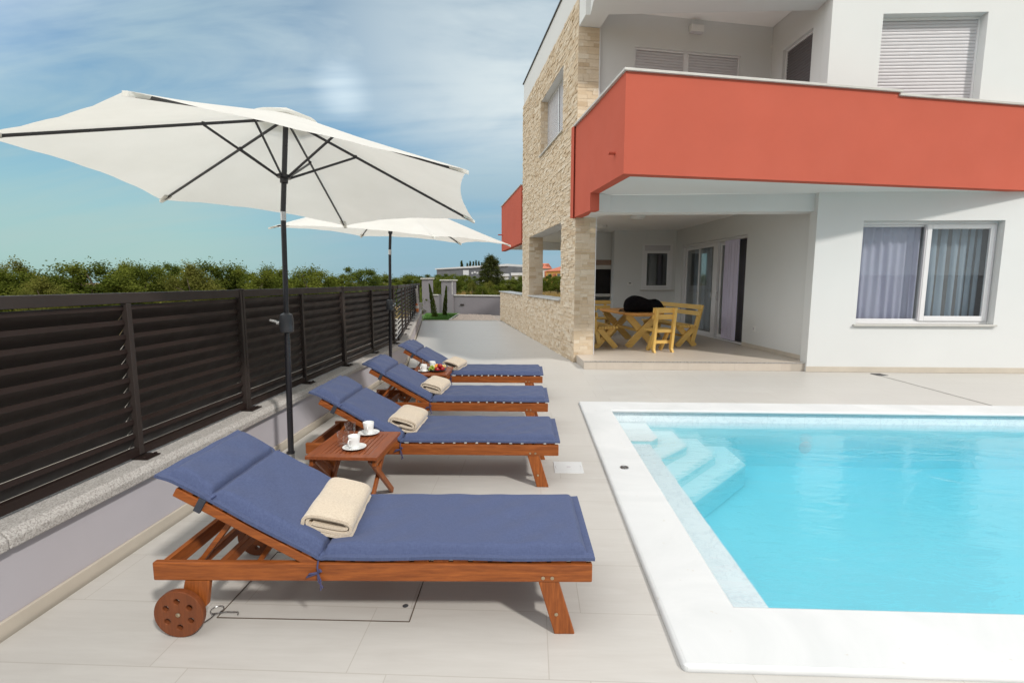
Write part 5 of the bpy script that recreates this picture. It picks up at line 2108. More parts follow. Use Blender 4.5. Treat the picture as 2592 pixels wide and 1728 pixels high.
    for k_ in range(6):
        mb_ = MB()
        mb_.beam(tip(k_, 0.02, 0.02) - ax * 0.040, tip(k_, 0.965, 0.965) - ax * 0.004, 0.011, 0.020, up=ax)
        rb = mb_.build('rib', M['black'], t_, bevel=0.002)
        mb_ = MB()
        dirk = (tip(k_, 1, 1) - A)
        dirk = (dirk - ax * dirk.dot(ax)).normalized()
        mb_.beam(hub + dirk * 0.045, tip(k_, 0.32, 0.32) - ax * 0.034, 0.010, 0.018, up=ax)
        pz_ = tip(k_, 0.32, 0.32) - ax * 0.026
        mb_.box(pz_, (0.022, 0.022, 0.022), (dirk, dirk.cross(ax), ax))
        mb_.build('strut', M['black'], rb, bevel=0.002)
    return t_


def fsc(p):
    return Vector((p[0] * FS, p[1] * FS, 1.55 + (p[2] - 1.55) * FS))


make_parasol(fsc((-2.136, 4.247, 2.141)), Vector((0.052, 0.067, 0.996)), -0.436, 'large cream parasol nearest the camera, spread over the first two loungers', R(200))
make_parasol(Vector((-2.018, 7.031, 1.999)), Vector((0.073, -0.046, 0.996)), 1.094, 'cream parasol farther along the fence, partly hidden behind the nearer canopy', R(-40))

# ================================================================== porch dining furniture
def bench(L, label, loc, rz_):
    """seat along local y, back on the +x side; origin at the near inner foot"""
    t_ = thing('garden_bench', label, 'bench', loc, rz_, 'varnished pine benches round the porch table')
    for y in (0.10, L - 0.145):
        mb_ = MB()
        mb_.beam((0.0, y, 0.0), (0.40, y, 0.43), 0.05, 0.115, up=(-1, 0, 1))
        mb_.beam((0.45, y + 0.051, 0.0), (0.05, y + 0.051, 0.43), 0.05, 0.115, up=(1, 0, 1))
        mb_.bb(0.02, 0.44, y, y + 0.09, 0.40, 0.425)
        mb_.build_each('leg_plank', M['pine'], t_, bevel=0.004)
        mb_ = MB()
        mb_.beam((0.37, y + 0.02, 0.10), (0.56, y + 0.02, 0.90), 0.05, 0.095, up=(1, 0, 0))
        mb_.build('back_post', M['pine_z'], t_, bevel=0.004)
    mb_ = MB()
    for i in range(7):
        mb_.bb(0.0 + i * 0.063, 0.045 + i * 0.063, 0, L, 0.426, 0.468)
    mb_.build('seat', M['pine_y'], t_, bevel=0.004)
    mb_ = MB()
    mb_.beam((0.50, -0.02, 0.855), (0.50, L + 0.02, 0.855), 0.028, 0.10, up=(0.24, 0, 1))
    mb_.beam((0.465, 0, 0.72), (0.465, L, 0.72), 0.028, 0.095, up=(0.24, 0, 1))
    mb_.build_each('back_board', M['pine_y'], t_, bevel=0.004)
    mb_ = MB()
    mb_.bb(0.20, 0.245, 0.10, L - 0.10, 0.19, 0.235)
    mb_.build('stretcher', M['pine_y'], t_, bevel=0.003)
    return t_


def along(org, du, dv):
    p = Vector(org) + U * du + V * dv
    return Vector((p.x, p.y, 0.151))


t_ = thing('dining_table', 'varnished pine table with crossed legs under the porch, black bag on top', 'table', (2.03, 10.35, 0.151), A2)
mb = MB()
tw_, tl_ = 0.86, 2.05
for i in range(5):
    x0 = i * tw_ / 5
    c0, c1 = (0.22 if i == 0 else 0), (0.22 if i == 4 else 0)
    mb.prism([(x0 + .001, c0), (x0 + tw_ / 5 - .001, c1), (x0 + tw_ / 5 - .001, tl_ - c1), (x0 + .001, tl_ - c0)], 0.70, 0.752)
mb.build('tabletop', M['pinetop'], t_, bevel=0.006)
mb = MB()
for y in (0.28, tl_ - 0.33):
    mb.bb(0.06, tw_ - 0.06, y - 0.02, y + 0.11, 0.66, 0.699)
mb.build_each('batten', M['pine'], t_, bevel=0.004)
for y in (0.28, tl_ - 0.33):
    mb = MB()
    mb.beam((0.10, y, 0.0), (tw_ - 0.12, y, 0.67), 0.055, 0.145, up=(-1, 0, 1))
    mb.beam((tw_ - 0.10, y + 0.056, 0.0), (0.12, y + 0.056, 0.67), 0.055, 0.145, up=(1, 0, 1))
    mb.build_each('leg_plank', M['pine'], t_, bevel=0.005)
mb = MB()
mb.bb(tw_ / 2 - 0.03, tw_ / 2 + 0.03, 0.30, tl_ - 0.30, 0.31, 0.37)
mb.build('stretcher', M['pine_y'], t_, bevel=0.004)
b1 = bench(2.0, 'pine bench along the right side of the porch table near the sliding door', (3.20, 10.72, 0.151), A2)
b2 = bench(2.0, 'pine bench along the left side of the porch table beside the stone column', (1.83, 10.42 + 2.0 * math.cos(A2) * 0 , 0.151), A2)
# mirror the left bench so that its back is on the stone side
b2.scale = (-1, 1, 1)
b3 = bench(1.25, 'pine bench at the far end of the porch table before the barbecue', (2.22, 12.98, 0.151), A2 + R(90))
# chair at the near end, back towards the camera
ch = thing('garden_chair', 'pine chair at the near end of the porch table, back to the pool', 'chair', (2.46, 9.80, 0.151), R(14))
for x in (0.0, 0.39):
    mb = MB()
    mb.beam((x, 0.08, 0.05), (x, -0.035, 0.895), 0.055, 0.085, up=(0, 1, 0))
    mb.extrude([(x - .0225, -0.02, 0.0), (x - .0225, 0.075, 0.0), (x - .0225, 0.125, 0.10), (x - .0225, 0.055, 0.10)], (0.045, 0, 0))
    mb.build('back_post', M['pine_z'], ch, bevel=0.004)
    mb = MB()
    mb.beam((x + (0.053 if x < .2 else -0.053), 0.42, 0.0), (x + (0.053 if x < .2 else -0.053), 0.12, 0.42), 0.05, 0.085, up=(0, 1, 0))
    mb.build('front_leg', M['pine_z'], ch, bevel=0.004)
mb = MB()
for i in range(6):
    mb.bb(-0.06, 0.45, 0.07 + i * 0.066, 0.117 + i * 0.066, 0.425, 0.465)
mb.build('seat', M['pine'], ch, bevel=0.004)
mb = MB()
mb.bb(-0.045, 0.435, 0.025, 0.065, 0.40, 0.46)
mb.bb(0.0, 0.39, 0.10, 0.14, 0.17, 0.235)
mb.build_each('cross_rail', M['pine'], ch, bevel=0.004)
mb = MB()
mb.beam((-0.065, 0.004, 0.845), (0.455, 0.004, 0.845), 0.028, 0.105, up=(0, -0.14, 1))
mb.beam((-0.065, 0.02, 0.715), (0.455, 0.02, 0.715), 0.028, 0.10, up=(0, -0.14, 1))
mb.build_each('back_board', M['pine'], ch, bevel=0.004)

# black bag on the table
bg_ = thing('bag', 'crumpled black bag with short straps lying on the porch table', 'bag', (2.06, 10.72, 0.904), R(10))
bg_.scale = (1.0, 1.0, 1.18)
mb = MB()
prof_ = [(-0.06, 0.09, 0.10), (0.0, 0.17, 0.135), (0.10, 0.21, 0.165), (0.25, 0.22, 0.165), (0.38, 0.20, 0.14), (0.50, 0.17, 0.115), (0.60, 0.18, 0.125), (0.70, 0.19, 0.12), (0.79, 0.14, 0.07), (0.86, 0.06, 0.03)]
vs_, fs_ = [], []
n = 20
rr = random.Random(4)
for i, (x, ry, rz_) in enumerate(prof_):
    for k_ in range(n):
        a = 2 * PI * k_ / n
        j_ = 1 + rr.uniform(-.10, .10)
        vs_.append((x + rr.uniform(-.012, .012), math.cos(a) * ry * j_, max(0.002, rz_ * 0.92 + math.sin(a) * rz_ * j_)))
for i in range(len(prof_) - 1):
    for k_ in range(n):
        fs_.append((i * n + k_, i * n + (k_ + 1) % n, (i + 1) * n + (k_ + 1) % n, (i + 1) * n + k_))
fs_ += [tuple(reversed(range(n))), tuple(range((len(prof_) - 1) * n, len(prof_) * n))]
mb.add(vs_, fs_)
mb.build('bag_body', M['bag'], bg_, smooth=True, sub=1)
mb = MB()
mb.beam((-0.20, -0.10, 0.05), (0.02, -0.09, 0.07), 0.03, 0.018)
mb.beam((-0.19, -0.02, 0.02), (0.02, -0.03, 0.03), 0.03, 0.016)
mb.build_each('strap', M['bag'], bg_, bevel=0.003)

# ================================================================== things let into the patio floor
hc = thing('floor_hatch', 'tiled floor hatch with thin dark metal edge beneath the nearest lounger', 'floor hatch', (-1.452, 2.06, 0), R(0.6))
mb = MB()
for a, b in (((0, 0), (0.90, 0)), ((0, 0.56), (0.90, 0.56)), ((0, 0), (0, 0.56)), ((0.90, 0), (0.90, 0.56))):
    mb.beam((a[0], a[1], 0.003), (b[0], b[1], 0.002), 0.0035, 0.003)
mb.build('edge', M['trunk'], hc)
mb = MB()
mb.lathe([(0.0, 0.0055), (0.010, 0.005), (0.014, 0.003)], 16, (0.855, 0.11, 0))
mb.build('lifting_point', M['hub'], hc)
hk = thing('hatch_key', 'bent steel lifting key lying on the patio by the lounger wheel', 'key', (-1.46, 2.085, 0.004), R(25))
mb = MB()
ring = [(0.028 * math.cos(a * PI / 8) - 0.01, 0.028 * math.sin(a * PI / 8) + 0.03, 0.003) for a in range(17)]
mb.tube(ring, 0.0024, 6)
mb.tube([(-0.01, 0.002, 0.003), (-0.03, -0.03, 0.003), (-0.05, -0.05, 0.003)], 0.0032, 6)
mb.tube([(-0.03, 0.0, 0.004), (0.03, -0.005, 0.004), (0.085, -0.03, 0.004), (0.085, -0.05, 0.004)], 0.003, 6)
mb.build('key_rod', M['steel'], hk, smooth=True)
sk = thing('skimmer_lid', 'white rectangular access lid set flush in the patio next to the pool coping', 'access lid', (0.197, 3.881, 0))
mb = MB()
mb.bb(0, 0.242, 0, 0.25, -0.01, 0.004)
mb.build('lid', M['marble'], sk, bevel=0.002)
mb = MB()
mb.lathe([(0.018, 0.0), (0.018, 0.0055), (0.010, 0.0065), (0.008, 0.0048), (0, 0.0048)], 16, (0.125, 0.125, 0))
mb.tube([(0.02, 0.08, 0.0045), (0.014, 0.125, 0.0045), (0.02, 0.17, 0.0045)], 0.0016, 5)
mb.tube([(0.222, 0.08, 0.0045), (0.228, 0.125, 0.0045), (0.222, 0.17, 0.0045)], 0.0016, 5)
mb.build_each('finger_ring', M['shutter'], sk, smooth=True)
dn_ = thing('floor_drain', 'small dark square drain grate in the patio by the white house wall', 'drain', (5.80, 8.33, 0), R(8))
mb = MB()
for i in range(6):
    mb.bb(0.005, 0.175, 0.012 + i * 0.026, 0.026 + i * 0.026, 0.0, 0.006)
mb.bb(0, 0.18, 0, 0.010, 0, 0.006)
mb.bb(0, 0.18, 0.162, 0.172, 0, 0.006)
mb.build('grate', M['hub'], dn_)
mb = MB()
mb.bb(0.001, 0.179, 0.011, 0.161, 0.0008, 0.0015)  # thin black sheet painted for the shade below the grate
mb.build('drain_shade', M['shadow'], dn_)

# things left on the far coping
mb = MB()
bk = W2(9.05, -0.10, 0.463)
bt = thing('paint_tub', 'orange and white tub standing on the far coping by the fence', 'tub', bk)
mb.lathe([(0.0, 0.0), (0.085, 0.0), (0.095, 0.20), (0.0, 0.20)], 20)
mb.build('tub_body', M['bucket'], bt, smooth=True)
mb = MB()
mb.lathe([(0.092, 0.13), (0.097, 0.13), (0.098, 0.235), (0.0, 0.24)], 20)
mb.build('tub_top', M['plastic_white'], bt, smooth=True)
mb = MB()
mb.lathe([(0.0, 0.24), (0.06, 0.241), (0.05, 0.29), (0.0, 0.30)], 16)
mb.build('lid_cup', M['bucket'], bt, smooth=True)
for s_, ds, h, lab in ((8.80, 0.62, 0.52, 'thin white metal bar leaning on the fence, shortest of the three'), (8.95, -0.55, 0.83, 'white metal bar leaning on the fence beside the tub'), (9.65, -0.45, 0.95, 'white metal bar leaning on the fence nearest the far wall')):
    mb = MB()
    mb.beam(W2(s_ + 0.35, -0.03, 0.463), W2(s_ + 0.35 - (0.1 if ds > 0 else ds * -.9), -0.085, 0.463 + h), 0.03, 0.05, up=U)
    tag(mb.build('metal_bar', M['frame'], bevel=0.003), lab, 'metal bar', 'white metal bars leaning on the fence')

# ================================================================== planting and far things
CY, SYw = math.cos(R(2.258)), math.sin(R(2.258))
def kx(px):
    """sideways slope x/y of a direction at photo column px"""
    return math.tan(math.atan((px - 1296) / 1245.2) - R(2.258))


def at(px, y, py=None):
    """point at distance y for a photo column; z from the photo row"""
    x = kx(px) * y
    dep = y * CY - x * SYw
    z = 0 if py is None else 1.55 + (707.5 - py) / 1245.2 * dep * 0.995
    return Vector((x, y, z))


def leafy(mb_, r, n, clumps, size, flat=0.0, shell=0.55):
    """leaf faces gathered in clumps through an uneven crown volume of radii r about the origin"""
    rr_ = r['rand']
    rx, ry, rz_ = r['rad']
    cl = []
    for _ in range(clumps):
        while True:
            p = Vector((rr_.uniform(-1, 1), rr_.uniform(-1, 1), rr_.uniform(-1, 1)))
            if shell < p.length < 1 or (p.length <= 1 and rr_.random() < 0.25):
                break
        if 'cone' in r:
            f_ = (p.z + 1) / 2
            k_ = (1 - f_) ** r['cone'] * 1.0 + 0.05
            p = Vector((p.x * k_, p.y * k_, p.z))
        s_ = rr_.uniform(0.14, 0.34) * r.get('cl', 1.0)
        cl.append((Vector((p.x * rx, p.y * ry, p.z * rz_)), s_, rr_.random()))
    per = max(1, n // clumps)
    for c_, s_, tn in cl:
        for _ in range(per):
            d = Vector((rr_.gauss(0, .5), rr_.gauss(0, .5), rr_.gauss(0, .42)))
            p = c_ + Vector((d.x * s_ * (rx + ry) / 2, d.y * s_ * (rx + ry) / 2, d.z * s_ * min(rz_, (rx + ry) / 2) * 1.2))
            a = Vector((rr_.gauss(0, 1), rr_.gauss(0, 1), rr_.gauss(0, .6)))
            a.normalize()
            b = a.cross(Vector((rr_.gauss(0, 1), rr_.gauss(0, 1), rr_.gauss(0, 1))))
            b.normalize()
            sz_ = size * rr_.uniform(0.6, 1.4)
            w_ = sz_ * r.get('leafw', 0.42)
            p0_ = p - a * sz_ * .5
            mb_.add([p0_, p + b * w_, p + a * sz_ * .5, p - b * w_], [(0, 1, 2, 3)], min(1, max(0, tn * 0.75 + rr_.uniform(-.2, .38))))


def make_tree_proto(name, seed, rad, cz, leaf, n, clumps, size, trunk_r, **kw):
    rr_ = random.Random(seed)
    t_ = thing(name, 'x', 'tree')
    mb_ = MB()
    leafy(mb_, dict(rand=rr_, rad=rad, **kw), n, clumps, size)
    for i, v_ in enumerate(mb_.v):
        mb_.v[i] = (v_[0], v_[1], max(0.02, v_[2] + cz))
    mb_.build('crown', leaf, t_, tone=True)
    mb_ = MB()
    top_ = cz + rad[2] * 0.55
    mb_.tube([(0, 0, -0.2), (rr_.uniform(-.03, .03), rr_.uniform(-.03, .03), top_ * .35), (rr_.uniform(-.08, .08), rr_.uniform(-.08, .08), top_ * .7), (rr_.uniform(-.1, .1), rr_.uniform(-.1, .1), top_)],
             [trunk_r, trunk_r * .8, trunk_r * .5, trunk_r * .15], 8)
    for k_ in range(6):
        a = rr_.random() * 6.28
        z0 = top_ * rr_.uniform(.25, .7)
        l_ = rad[0] * rr_.uniform(.45, .8)
        mb_.tube([(0, 0, z0), (math.cos(a) * l_ * .5, math.sin(a) * l_ * .5, z0 + l_ * .25), (math.cos(a) * l_, math.sin(a) * l_, z0 + l_ * .6)], [trunk_r * .45, trunk_r * .3, trunk_r * .08], 6)
    mb_.build('trunk', M['trunk'], t_, smooth=True)
    return t_


# unit trees, about 2 m wide and 2.4 m high
protos = [make_tree_proto('bushy_tree', 21, (1.0, 1.0, 1.10), 1.25, M['leaf_a'], 19000, 46, 0.052, 0.07),
          make_tree_proto('bushy_tree', 22, (1.1, 1.0, 0.95), 1.30, M['leaf_a'], 19000, 38, 0.052, 0.07),
          make_tree_proto('bushy_tree', 23, (0.9, 1.0, 1.15), 1.20, M['leaf_b'], 19000, 42, 0.050, 0.06),
          make_tree_proto('bushy_tree', 24, (1.1, 1.1, 1.05), 1.25, M['leaf_d'], 18000, 40, 0.052, 0.06)]
used = [False] * 4
spots = [  # disp x, disp top y, width in disp px, distance, prototype
    (-10, 618, 120, 17.5, 0), (45, 610, 90, 19, 3), (98, 646, 90, 15.5, 3), (165, 634, 80, 20.5, 1), (215, 602, 150, 19, 0), (292, 612, 90, 23, 1), (345, 607, 90, 21, 0),
    (395, 606, 80, 24, 2), (440, 616, 90, 20, 3), (487, 601, 115, 23, 0), (545, 619, 80, 26, 1), (600, 611, 95, 23, 0), (650, 626, 80, 27, 2),
    (700, 612, 110, 25, 0), (765, 630, 90, 31, 1), (826, 614, 90, 36, 2), (875, 632, 70, 42, 1), (925, 627, 80, 50, 0), (968, 628, 70, 58, 2), (1000, 636, 70, 62, 1), (1030, 632, 60, 70, 0)]
ordn = ['leftmost', 'second', 'third', 'fourth', 'fifth', 'sixth', 'seventh', 'eighth', 'ninth', 'tenth', 'eleventh', 'twelfth', 'thirteenth', 'fourteenth', 'fifteenth', 'sixteenth', 'seventeenth', 'eighteenth', 'nineteenth', 'twentieth', 'last']
kinds = ['broad olive green tree', 'rounded olive green tree', 'darker mid green tree', 'yellowish green scrubby tree']
rr = random.Random(77)
SC = 2592 / 2352
for i, (dx, dy, dw, y, pk) in enumerate(spots):
    o = protos[pk] if not used[pk] else copy_thing(protos[pk])
    used[pk] = True
    p = at(dx * SC, y, dy * SC)
    dep = y * CY - p.x * SYw
    wid = dw * SC / 1245.2 * dep / 2
    o.location = (p.x, p.y, -0.16)
    top_ = (2.35, 2.25, 2.35, 2.30)[pk]
    o.scale = (wid * 1.22, wid * 1.22, (p.z + 0.16) / top_ * 1.09)
    o.rotation_euler = (0, 0, rr.random() * 6.28)
    tag(o, '%s beyond the louvred fence, %s from the left of the row' % (kinds[pk], ordn[i]), 'tree', 'trees beyond the fence')

# scrub between the far wall and the grey building
scrub = [(1110, 694, 34, 46, 2), (1148, 698, 40, 52, 0), (1175, 690, 46, 70, 0), (1196, 706, 30, 40, 3), (1222, 712, 30, 36, 0), (1240, 706, 34, 44, 3), (1262, 712, 40, 40, 1), (1290, 700, 46, 60, 1),
         (1312, 690, 40, 75, 0), (1335, 698, 44, 56, 2), (1362, 694, 50, 66, 0), (1392, 688, 44, 72, 2), (1412, 692, 50, 60, 1), (1440, 690, 60, 66, 0), (1098, 706, 26, 36, 1), (1132, 716, 24, 34, 3), (1480, 688, 70, 70, 2), (1164, 689, 60, 95, 1), (1215, 693, 60, 90, 2), (1250, 694, 50, 88, 0), (1122, 687, 60, 100, 2)]
for i, (px, py, w, y, pk) in enumerate(scrub):
    o = copy_thing(protos[pk])
    o.name = 'shrub'
    p = at(px, y, py - (1 if y < 50 else 3))
    wid = w / 1245.2 * y / 2
    o.location = (p.x, p.y, -0.16)
    o.scale = (wid * 1.15, wid * 1.15, max(0.3, (p.z + 0.16)) / 2.45)
    o.rotation_euler = (0, 0, rr.random() * 6.28)
    tag(o, 'green shrub in the dry field behind the far wall, %s from the left' % (ordn[:20] + ['rightmost'])[sorted(s[0] for s in scrub).index(px)], 'shrub', 'shrubs in the dry field')
# tall dry grass: one uncountable mass
mb = MB()
for i in range(26000):
    y = 33 + 34 * rr.random() ** 1.4
    px = rr.uniform(1085, 1480)
    p = at(px, y)
    if rr.random() < 0.3 + 0.5 * math.sin(p.x * .9 + y * .5):
        continue
    h = rr.uniform(0.25, 0.75)
    w = rr.uniform(0.015, 0.04)
    a = rr.random() * PI
    l_ = (rr.uniform(-.2, .2), rr.uniform(-.2, .2))
    mb.add([(p.x - math.cos(a) * w, p.y - math.sin(a) * w, -0.16), (p.x + math.cos(a) * w, p.y + math.sin(a) * w, -0.16), (p.x + l_[0], p.y + l_[1], -0.16 + h)], [(0, 1, 2)], rr.random())
tag(mb.build('dry_grass', M['dryleaf'], tone=True), 'tall dry straw coloured grass in the field behind the far wall', 'dry grass', kind='stuff')
# low undergrowth under the tree row so that no bare ground shows between the crowns
mb = MB()
for i in range(30000):
    px = rr.uniform(-60, 1330)
    y = rr.uniform(24, 74)
    p = at(px, y)
    sz_ = rr.uniform(0.07, 0.14) * (1 + y / 50)
    z = -0.16 + 1.35 * rr.random() ** 0.8 * (0.75 + 0.25 * math.sin(p.x * .5) * math.sin(y * .6 + p.x * .2))
    a = Vector((rr.gauss(0, 1), rr.gauss(0, 1), rr.gauss(0, .7))).normalized()
    b = a.cross(Vector((rr.gauss(0, 1), rr.gauss(0, 1), rr.gauss(0, 1)))).normalized()
    if px > 1085 and y < 62:
        continue
    q = Vector((p.x, p.y, z))
    mb.add([q - a * sz_, q + b * sz_ * .5, q + a * sz_, q - b * sz_ * .5], [(0, 1, 2, 3)], rr.random())
tag(mb.build('undergrowth', M['leaf_b'], tone=True), 'dense low green undergrowth beneath the trees beyond the fence', 'undergrowth', kind='stuff')

# the big pine before the grey building
pine = make_tree_proto('pine_tree', 41, (1.55, 1.55, 2.25), 2.9, M['leaf_c'], 15000, 150, 0.17, 0.13, cone=0.62, leafw=0.16, cl=0.75)
p = at(1243, 70, 641)
pine.location = (p.x, p.y, -0.16)
k_ = (p.z + 0.16) / 5.15
pine.scale = (k_ * 1.35, k_ * 1.35, k_ * 1.04)
tag(pine, 'tall dark pine standing before the grey industrial building', 'tree')
# conifers on the skyline behind it
con = make_tree_proto('conifer', 42, (0.75, 0.75, 2.3), 2.5, M['leaf_c'], 3600, 60, 0.26, 0.1, cone=0.75, leafw=0.2, cl=0.9)
cs = [(1170, 654, 15), (1184, 660, 11), (1191, 655, 12), (1199, 656, 11), (1206, 653, 10), (1213, 655, 11), (1220, 658, 9), (1322, 676, 14), (1330, 672, 16)]
cl_ = ['broad dark conifer standing alone at the left above the grey roof', 'first conifer of the close row above the grey roof', 'second conifer of the close row above the grey roof', 'third conifer of the close row above the grey roof',
       'tallest conifer, fourth of the close row above the grey roof', 'fifth conifer of the close row above the grey roof', 'last conifer of the row, next to the pine', 'small dark conifer left of the stone column', 'dark conifer directly beside the stone column']
for i, (px, py, w) in enumerate(cs):
    o = con if i == 0 else copy_thing(con)
    p = at(px, 235, py)
    o.location = (p.x, p.y, -0.16)
    o.scale = (w / 1245.2 * 235 / 1.5, w / 1245.2 * 235 / 1.5, (p.z + .16) / 4.8)
    o.rotation_euler = (0, 0, i * 1.3)
    tag(o, cl_[i], 'tree', 'conifers on the skyline')


# two thin cypresses on the lawn
for i, (px, y, py, lean, lab) in enumerate(((1101, 21.3, 714, 0.02, 'slender young cypress on the lawn, left one nearest the fence'), (1125, 22.5, 719, -0.01, 'slender young cypress on the lawn before the wall pillar'))):
    rr_ = random.Random(60 + i)
    p = at(px, y, py)
    h = p.z
    t_ = thing('cypress', lab, 'tree', (p.x, p.y, 0.0), 0, 'young cypresses on the lawn')
    mb = MB()
    for _ in range(2600):
        z = h * rr_.random() ** 1.15
        r = (0.125 if i == 0 else 0.10) * (1 - (z / h) ** 1.7) * rr_.uniform(.2, 1.0) + 0.012
        a = rr_.random() * 6.28
        q = Vector((math.cos(a) * r - lean * z * 8, math.sin(a) * r, z))
        d = Vector((math.cos(a) * .4, math.sin(a) * .4, 1)).normalized() * rr_.uniform(.03, .07)
        sd_ = d.cross(Vector((rr_.gauss(0, 1), rr_.gauss(0, 1), 0))).normalized() * 0.012
        mb.add([q - sd_, q + sd_, q + d], [(0, 1, 2)], rr_.random())
    mb.build('crown', M['leaf_e'], t_, tone=True)
    mb = MB()
    mb.tube([(0, 0, -0.05), (0, 0, h * .5), (-lean * h * 7, 0, h * .9)], [0.018, 0.012, 0.004], 8)
    mb.build('trunk', M['trunk'], t_)

# ------------------------------------------------------------------ far buildings
def wallbox(mb_, a, b, depth, z0, z1):
    """box whose front face runs from a to b on the ground, going back by depth"""
    a, b = Vector((a.x, a.y, 0)), Vector((b.x, b.y, 0))
    d = (b - a).normalized()
    n_ = Vector((-d.y, d.x, 0))
    if n_.y < 0:
        n_ = -n_
    mb_.prism([tuple(a.xy), tuple(b.xy), tuple((b + n_ * depth).xy), tuple((a + n_ * depth).xy)], z0, z1)
    return d, n_


ia, ib = at(1107, 178), at(1286, 165)
ind = thing('industrial_building', 'long grey industrial building with pale roof edge beyond the dry field', 'building', (ia.x, ia.y, 0), world=True)
mb = MB()
za, zb = at(1107, 178, 677).z, at(1286, 165, 668).z
d = (ib - ia).normalized()
n_ = Vector((-d.y, d.x, 0))
mb.prism([tuple(ia.xy), tuple(ib.xy), tuple((ib + n_ * 24).xy), tuple((ia + n_ * 24).xy)], -0.16, [za, zb, zb, za])
mb.build('wall', M['clad_grey'], ind)
mb = MB()
o_ = n_ * -0.35
mb.prism([tuple((ia + o_ - d * .4).xy), tuple((ib + o_).xy), tuple((ib + n_ * 24.5).xy), tuple((ia + n_ * 24.5 - d * .4).xy)], [za, zb, zb, za], [za + .42, zb + .75, zb + .75, za + .42])
mb.build('roof', M['roof_pale'], ind)
Li = (ib - ia).length
def face(u0, u1, z0, z1, th=0.12):
    m_ = MB()
    a_, b_ = ia + d * u0 - n_ * th, ia + d * u1 - n_ * th
    m_.prism([tuple(a_.xy), tuple(b_.xy), tuple((b_ + n_ * (th - .01)).xy), tuple((a_ + n_ * (th - .01)).xy)], z0, z1)
    return m_


for i in range(11):
    u = 1.6 + i * 1.15
    face(u, u + 0.75, 2.2, 3.9).build('window', M['winblue'], ind)
face(11.6, 13.9, 3.7, 5.6, 0.25).build('sign_panel', M['roof_pale'], ind)
for i in range(3):
    face(15.0 + i * 1.05, 15.7 + i * 1.05, 4.3 + (i % 2) * .25, 4.9 + (i % 2) * .25).build('sign_letter', M['roof_pale'], ind)
for i in range(6):
    face(17.6 + (i % 2) * 1.5, 18.7 + (i % 2) * 1.5, 0.4 + (i // 2) * 1.0, 1.1 + (i // 2) * 1.0).build('window', M['roof_pale'], ind)
m_ = MB()
a_, b_ = ia + d * 8.5 - n_ * 5, ia + d * 17.2 - n_ * 5
m_.prism([tuple(a_.xy), tuple(b_.xy), tuple((b_ + n_ * 4.8).xy), tuple((a_ + n_ * 4.8).xy)], -0.16, 2.1)
m_.build('annexe', M['clad_grey'], ind)
m_ = MB()
a_, b_ = ia - d * 3.0 - n_ * 2, ia - d * 0.1 - n_ * 2
m_.prism([tuple(a_.xy), tuple(b_.xy), tuple((b_ + n_ * 4).xy), tuple((a_ + n_ * 4).xy)], -0.16, 3.2)
m_.build('annexe', M['white_far'], ind)

for (x0, x1, y, zt, lab) in ((1266, 1285, 150, 4.0, 'low white shed at the right end of the grey industrial building'), (1296, 1332, 140, 4.1, 'white flat roofed house behind shrubs next to the stone column')):
    a_, b_ = at(x0, y), at(x1, y)
    t_ = thing('white_house', lab, 'building', (a_.x, a_.y, 0), world=True)
    m_ = MB()
    dd, nn = wallbox(m_, a_, b_, 6, -0.16, zt * .82)
    m_.build('wall', M['white_far'], t_)
    m_ = MB()
    wallbox(m_, a_ - dd * .3 - nn * .4, b_ + dd * .3 - nn * .4, 6.8, zt * .82, zt)
    m_.build('roof', M['roof_pale'], t_)
    for i in range(3):
        u = (b_ - a_).length * (0.15 + .28 * i)
        m_ = MB()
        wallbox(m_, a_ + dd * u - nn * .08, a_ + dd * (u + .9) - nn * .08, .07, 1.0, 2.2)
        m_.build('window', M['winblue'], t_)


def gable_house(a_, b_, depth, zw, zr, wall, label, arches):
    t_ = thing('tiled_house', label, 'building', (a_.x, a_.y, 0), world=True)
    m_ = MB()
    dd, nn = wallbox(m_, a_, b_, depth, -0.16, zw)
    m_.build('wall', wall, t_)
    m_ = MB()
    o_ = 0.5
    c = [a_ - dd * o_ - nn * o_, b_ + dd * o_ - nn * o_, b_ + dd * o_ + nn * (depth + o_), a_ - dd * o_ + nn * (depth + o_)]
    r0, r1 = a_ + dd * depth * .4 + nn * depth / 2, b_ - dd * depth * .4 + nn * depth / 2
    vs_ = [Vector((q.x, q.y, zw + .01)) for q in c] + [Vector((r0.x, r0.y, zr)), Vector((r1.x, r1.y, zr))]
    m_.add(vs_, [(0, 1, 5, 4), (1, 2, 5), (2, 3, 4, 5), (3, 0, 4), (3, 2, 1, 0)])
    m_.build('roof', M['tile_roof'], t_)
    L_ = (b_ - a_).length
    for i in range(arches):
        u = L_ * (0.12 + 0.8 * i / arches)
        m_ = MB()
        wallbox(m_, a_ + dd * u - nn * .1, a_ + dd * (u + L_ * .5 / arches) - nn * .1, .09, zw * .35, zw * .85)
        m_.build('window', M['tile_roof'] if i == 1 else M['winblue'], t_)
    return t_


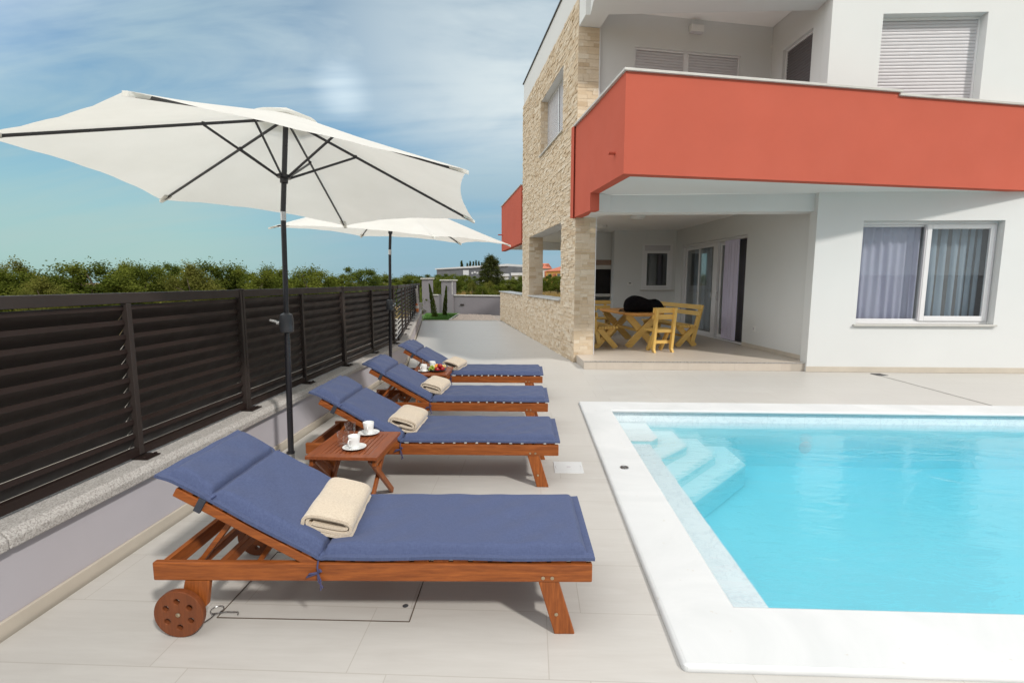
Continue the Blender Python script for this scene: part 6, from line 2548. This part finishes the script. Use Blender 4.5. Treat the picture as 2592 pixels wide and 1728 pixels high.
gable_house(at(1381, 118), at(1440, 108), 9, at(1400, 112, 680).z, at(1400, 112, 660).z, M['ochre'], 'ochre house with red tiled roof seen through the porch opening', 4)
gable_house(at(1362, 150), at(1392, 150), 8, at(1376, 150, 674).z, at(1376, 150, 660).z, M['white_far'], 'white house with red roof behind the ochre house', 2)

# ------------------------------------------------------------------ the garden behind the photographer, mirrored in the window panes
mb = MB()
mb.bb(4, 24, -7.2, -7.0, -0.16, 1.9)
o = mb.build('garden_wall', M['wallgrey'], bevel=0.01)
tag(o, 'long grey garden wall across the pool, seen only mirrored in the ground floor window', 'wall')
rp = make_parasol(Vector((11.6, -4.2, 2.09)), Vector((0.0, 0.0, 1.0)), 0.3, 'cream parasol across the pool, seen only mirrored in the ground floor window', 0.0)

# low woods that go on beside the view
mb = MB()
rr = random.Random(123)
clumps = []
for i in range(70):
    ang = R(rr.uniform(50, 100)) if i < 45 else R(rr.uniform(-100, -62))
    d_ = rr.uniform(24, 60)
    clumps.append((-math.sin(ang) * d_, math.cos(ang) * d_, rr.uniform(1.3, 2.4), rr.uniform(2.0, 3.2)))
for cx_, cy_, r_, h_ in clumps:
    tn = rr.random()
    for _ in range(420):
        q = Vector((rr.gauss(0, .45), rr.gauss(0, .45), 0))
        z = h_ * (0.1 + 0.9 * rr.random()) * max(0.25, 1 - q.length ** 2 * .7)
        a = Vector((rr.gauss(0, 1), rr.gauss(0, 1), rr.gauss(0, .7))).normalized()
        b = a.cross(Vector((rr.gauss(0, 1), rr.gauss(0, 1), rr.gauss(0, 1)))).normalized()
        p = Vector((cx_ + q.x * r_, cy_ + q.y * r_, z - .16))
        s_ = rr.uniform(.10, .2)
        mb.add([p - a * s_, p + b * s_ * .5, p + a * s_, p - b * s_ * .5], [(0, 1, 2, 3)], min(1, max(0, tn * .6 + rr.uniform(-.1, .4))))
tag(mb.build('woods', M['leaf_b'], tone=True), 'low green woods that carry on beside the tree row', 'woods', kind='stuff')

for o in bpy.data.objects:
    if '_world' in o:
        del o['_world']
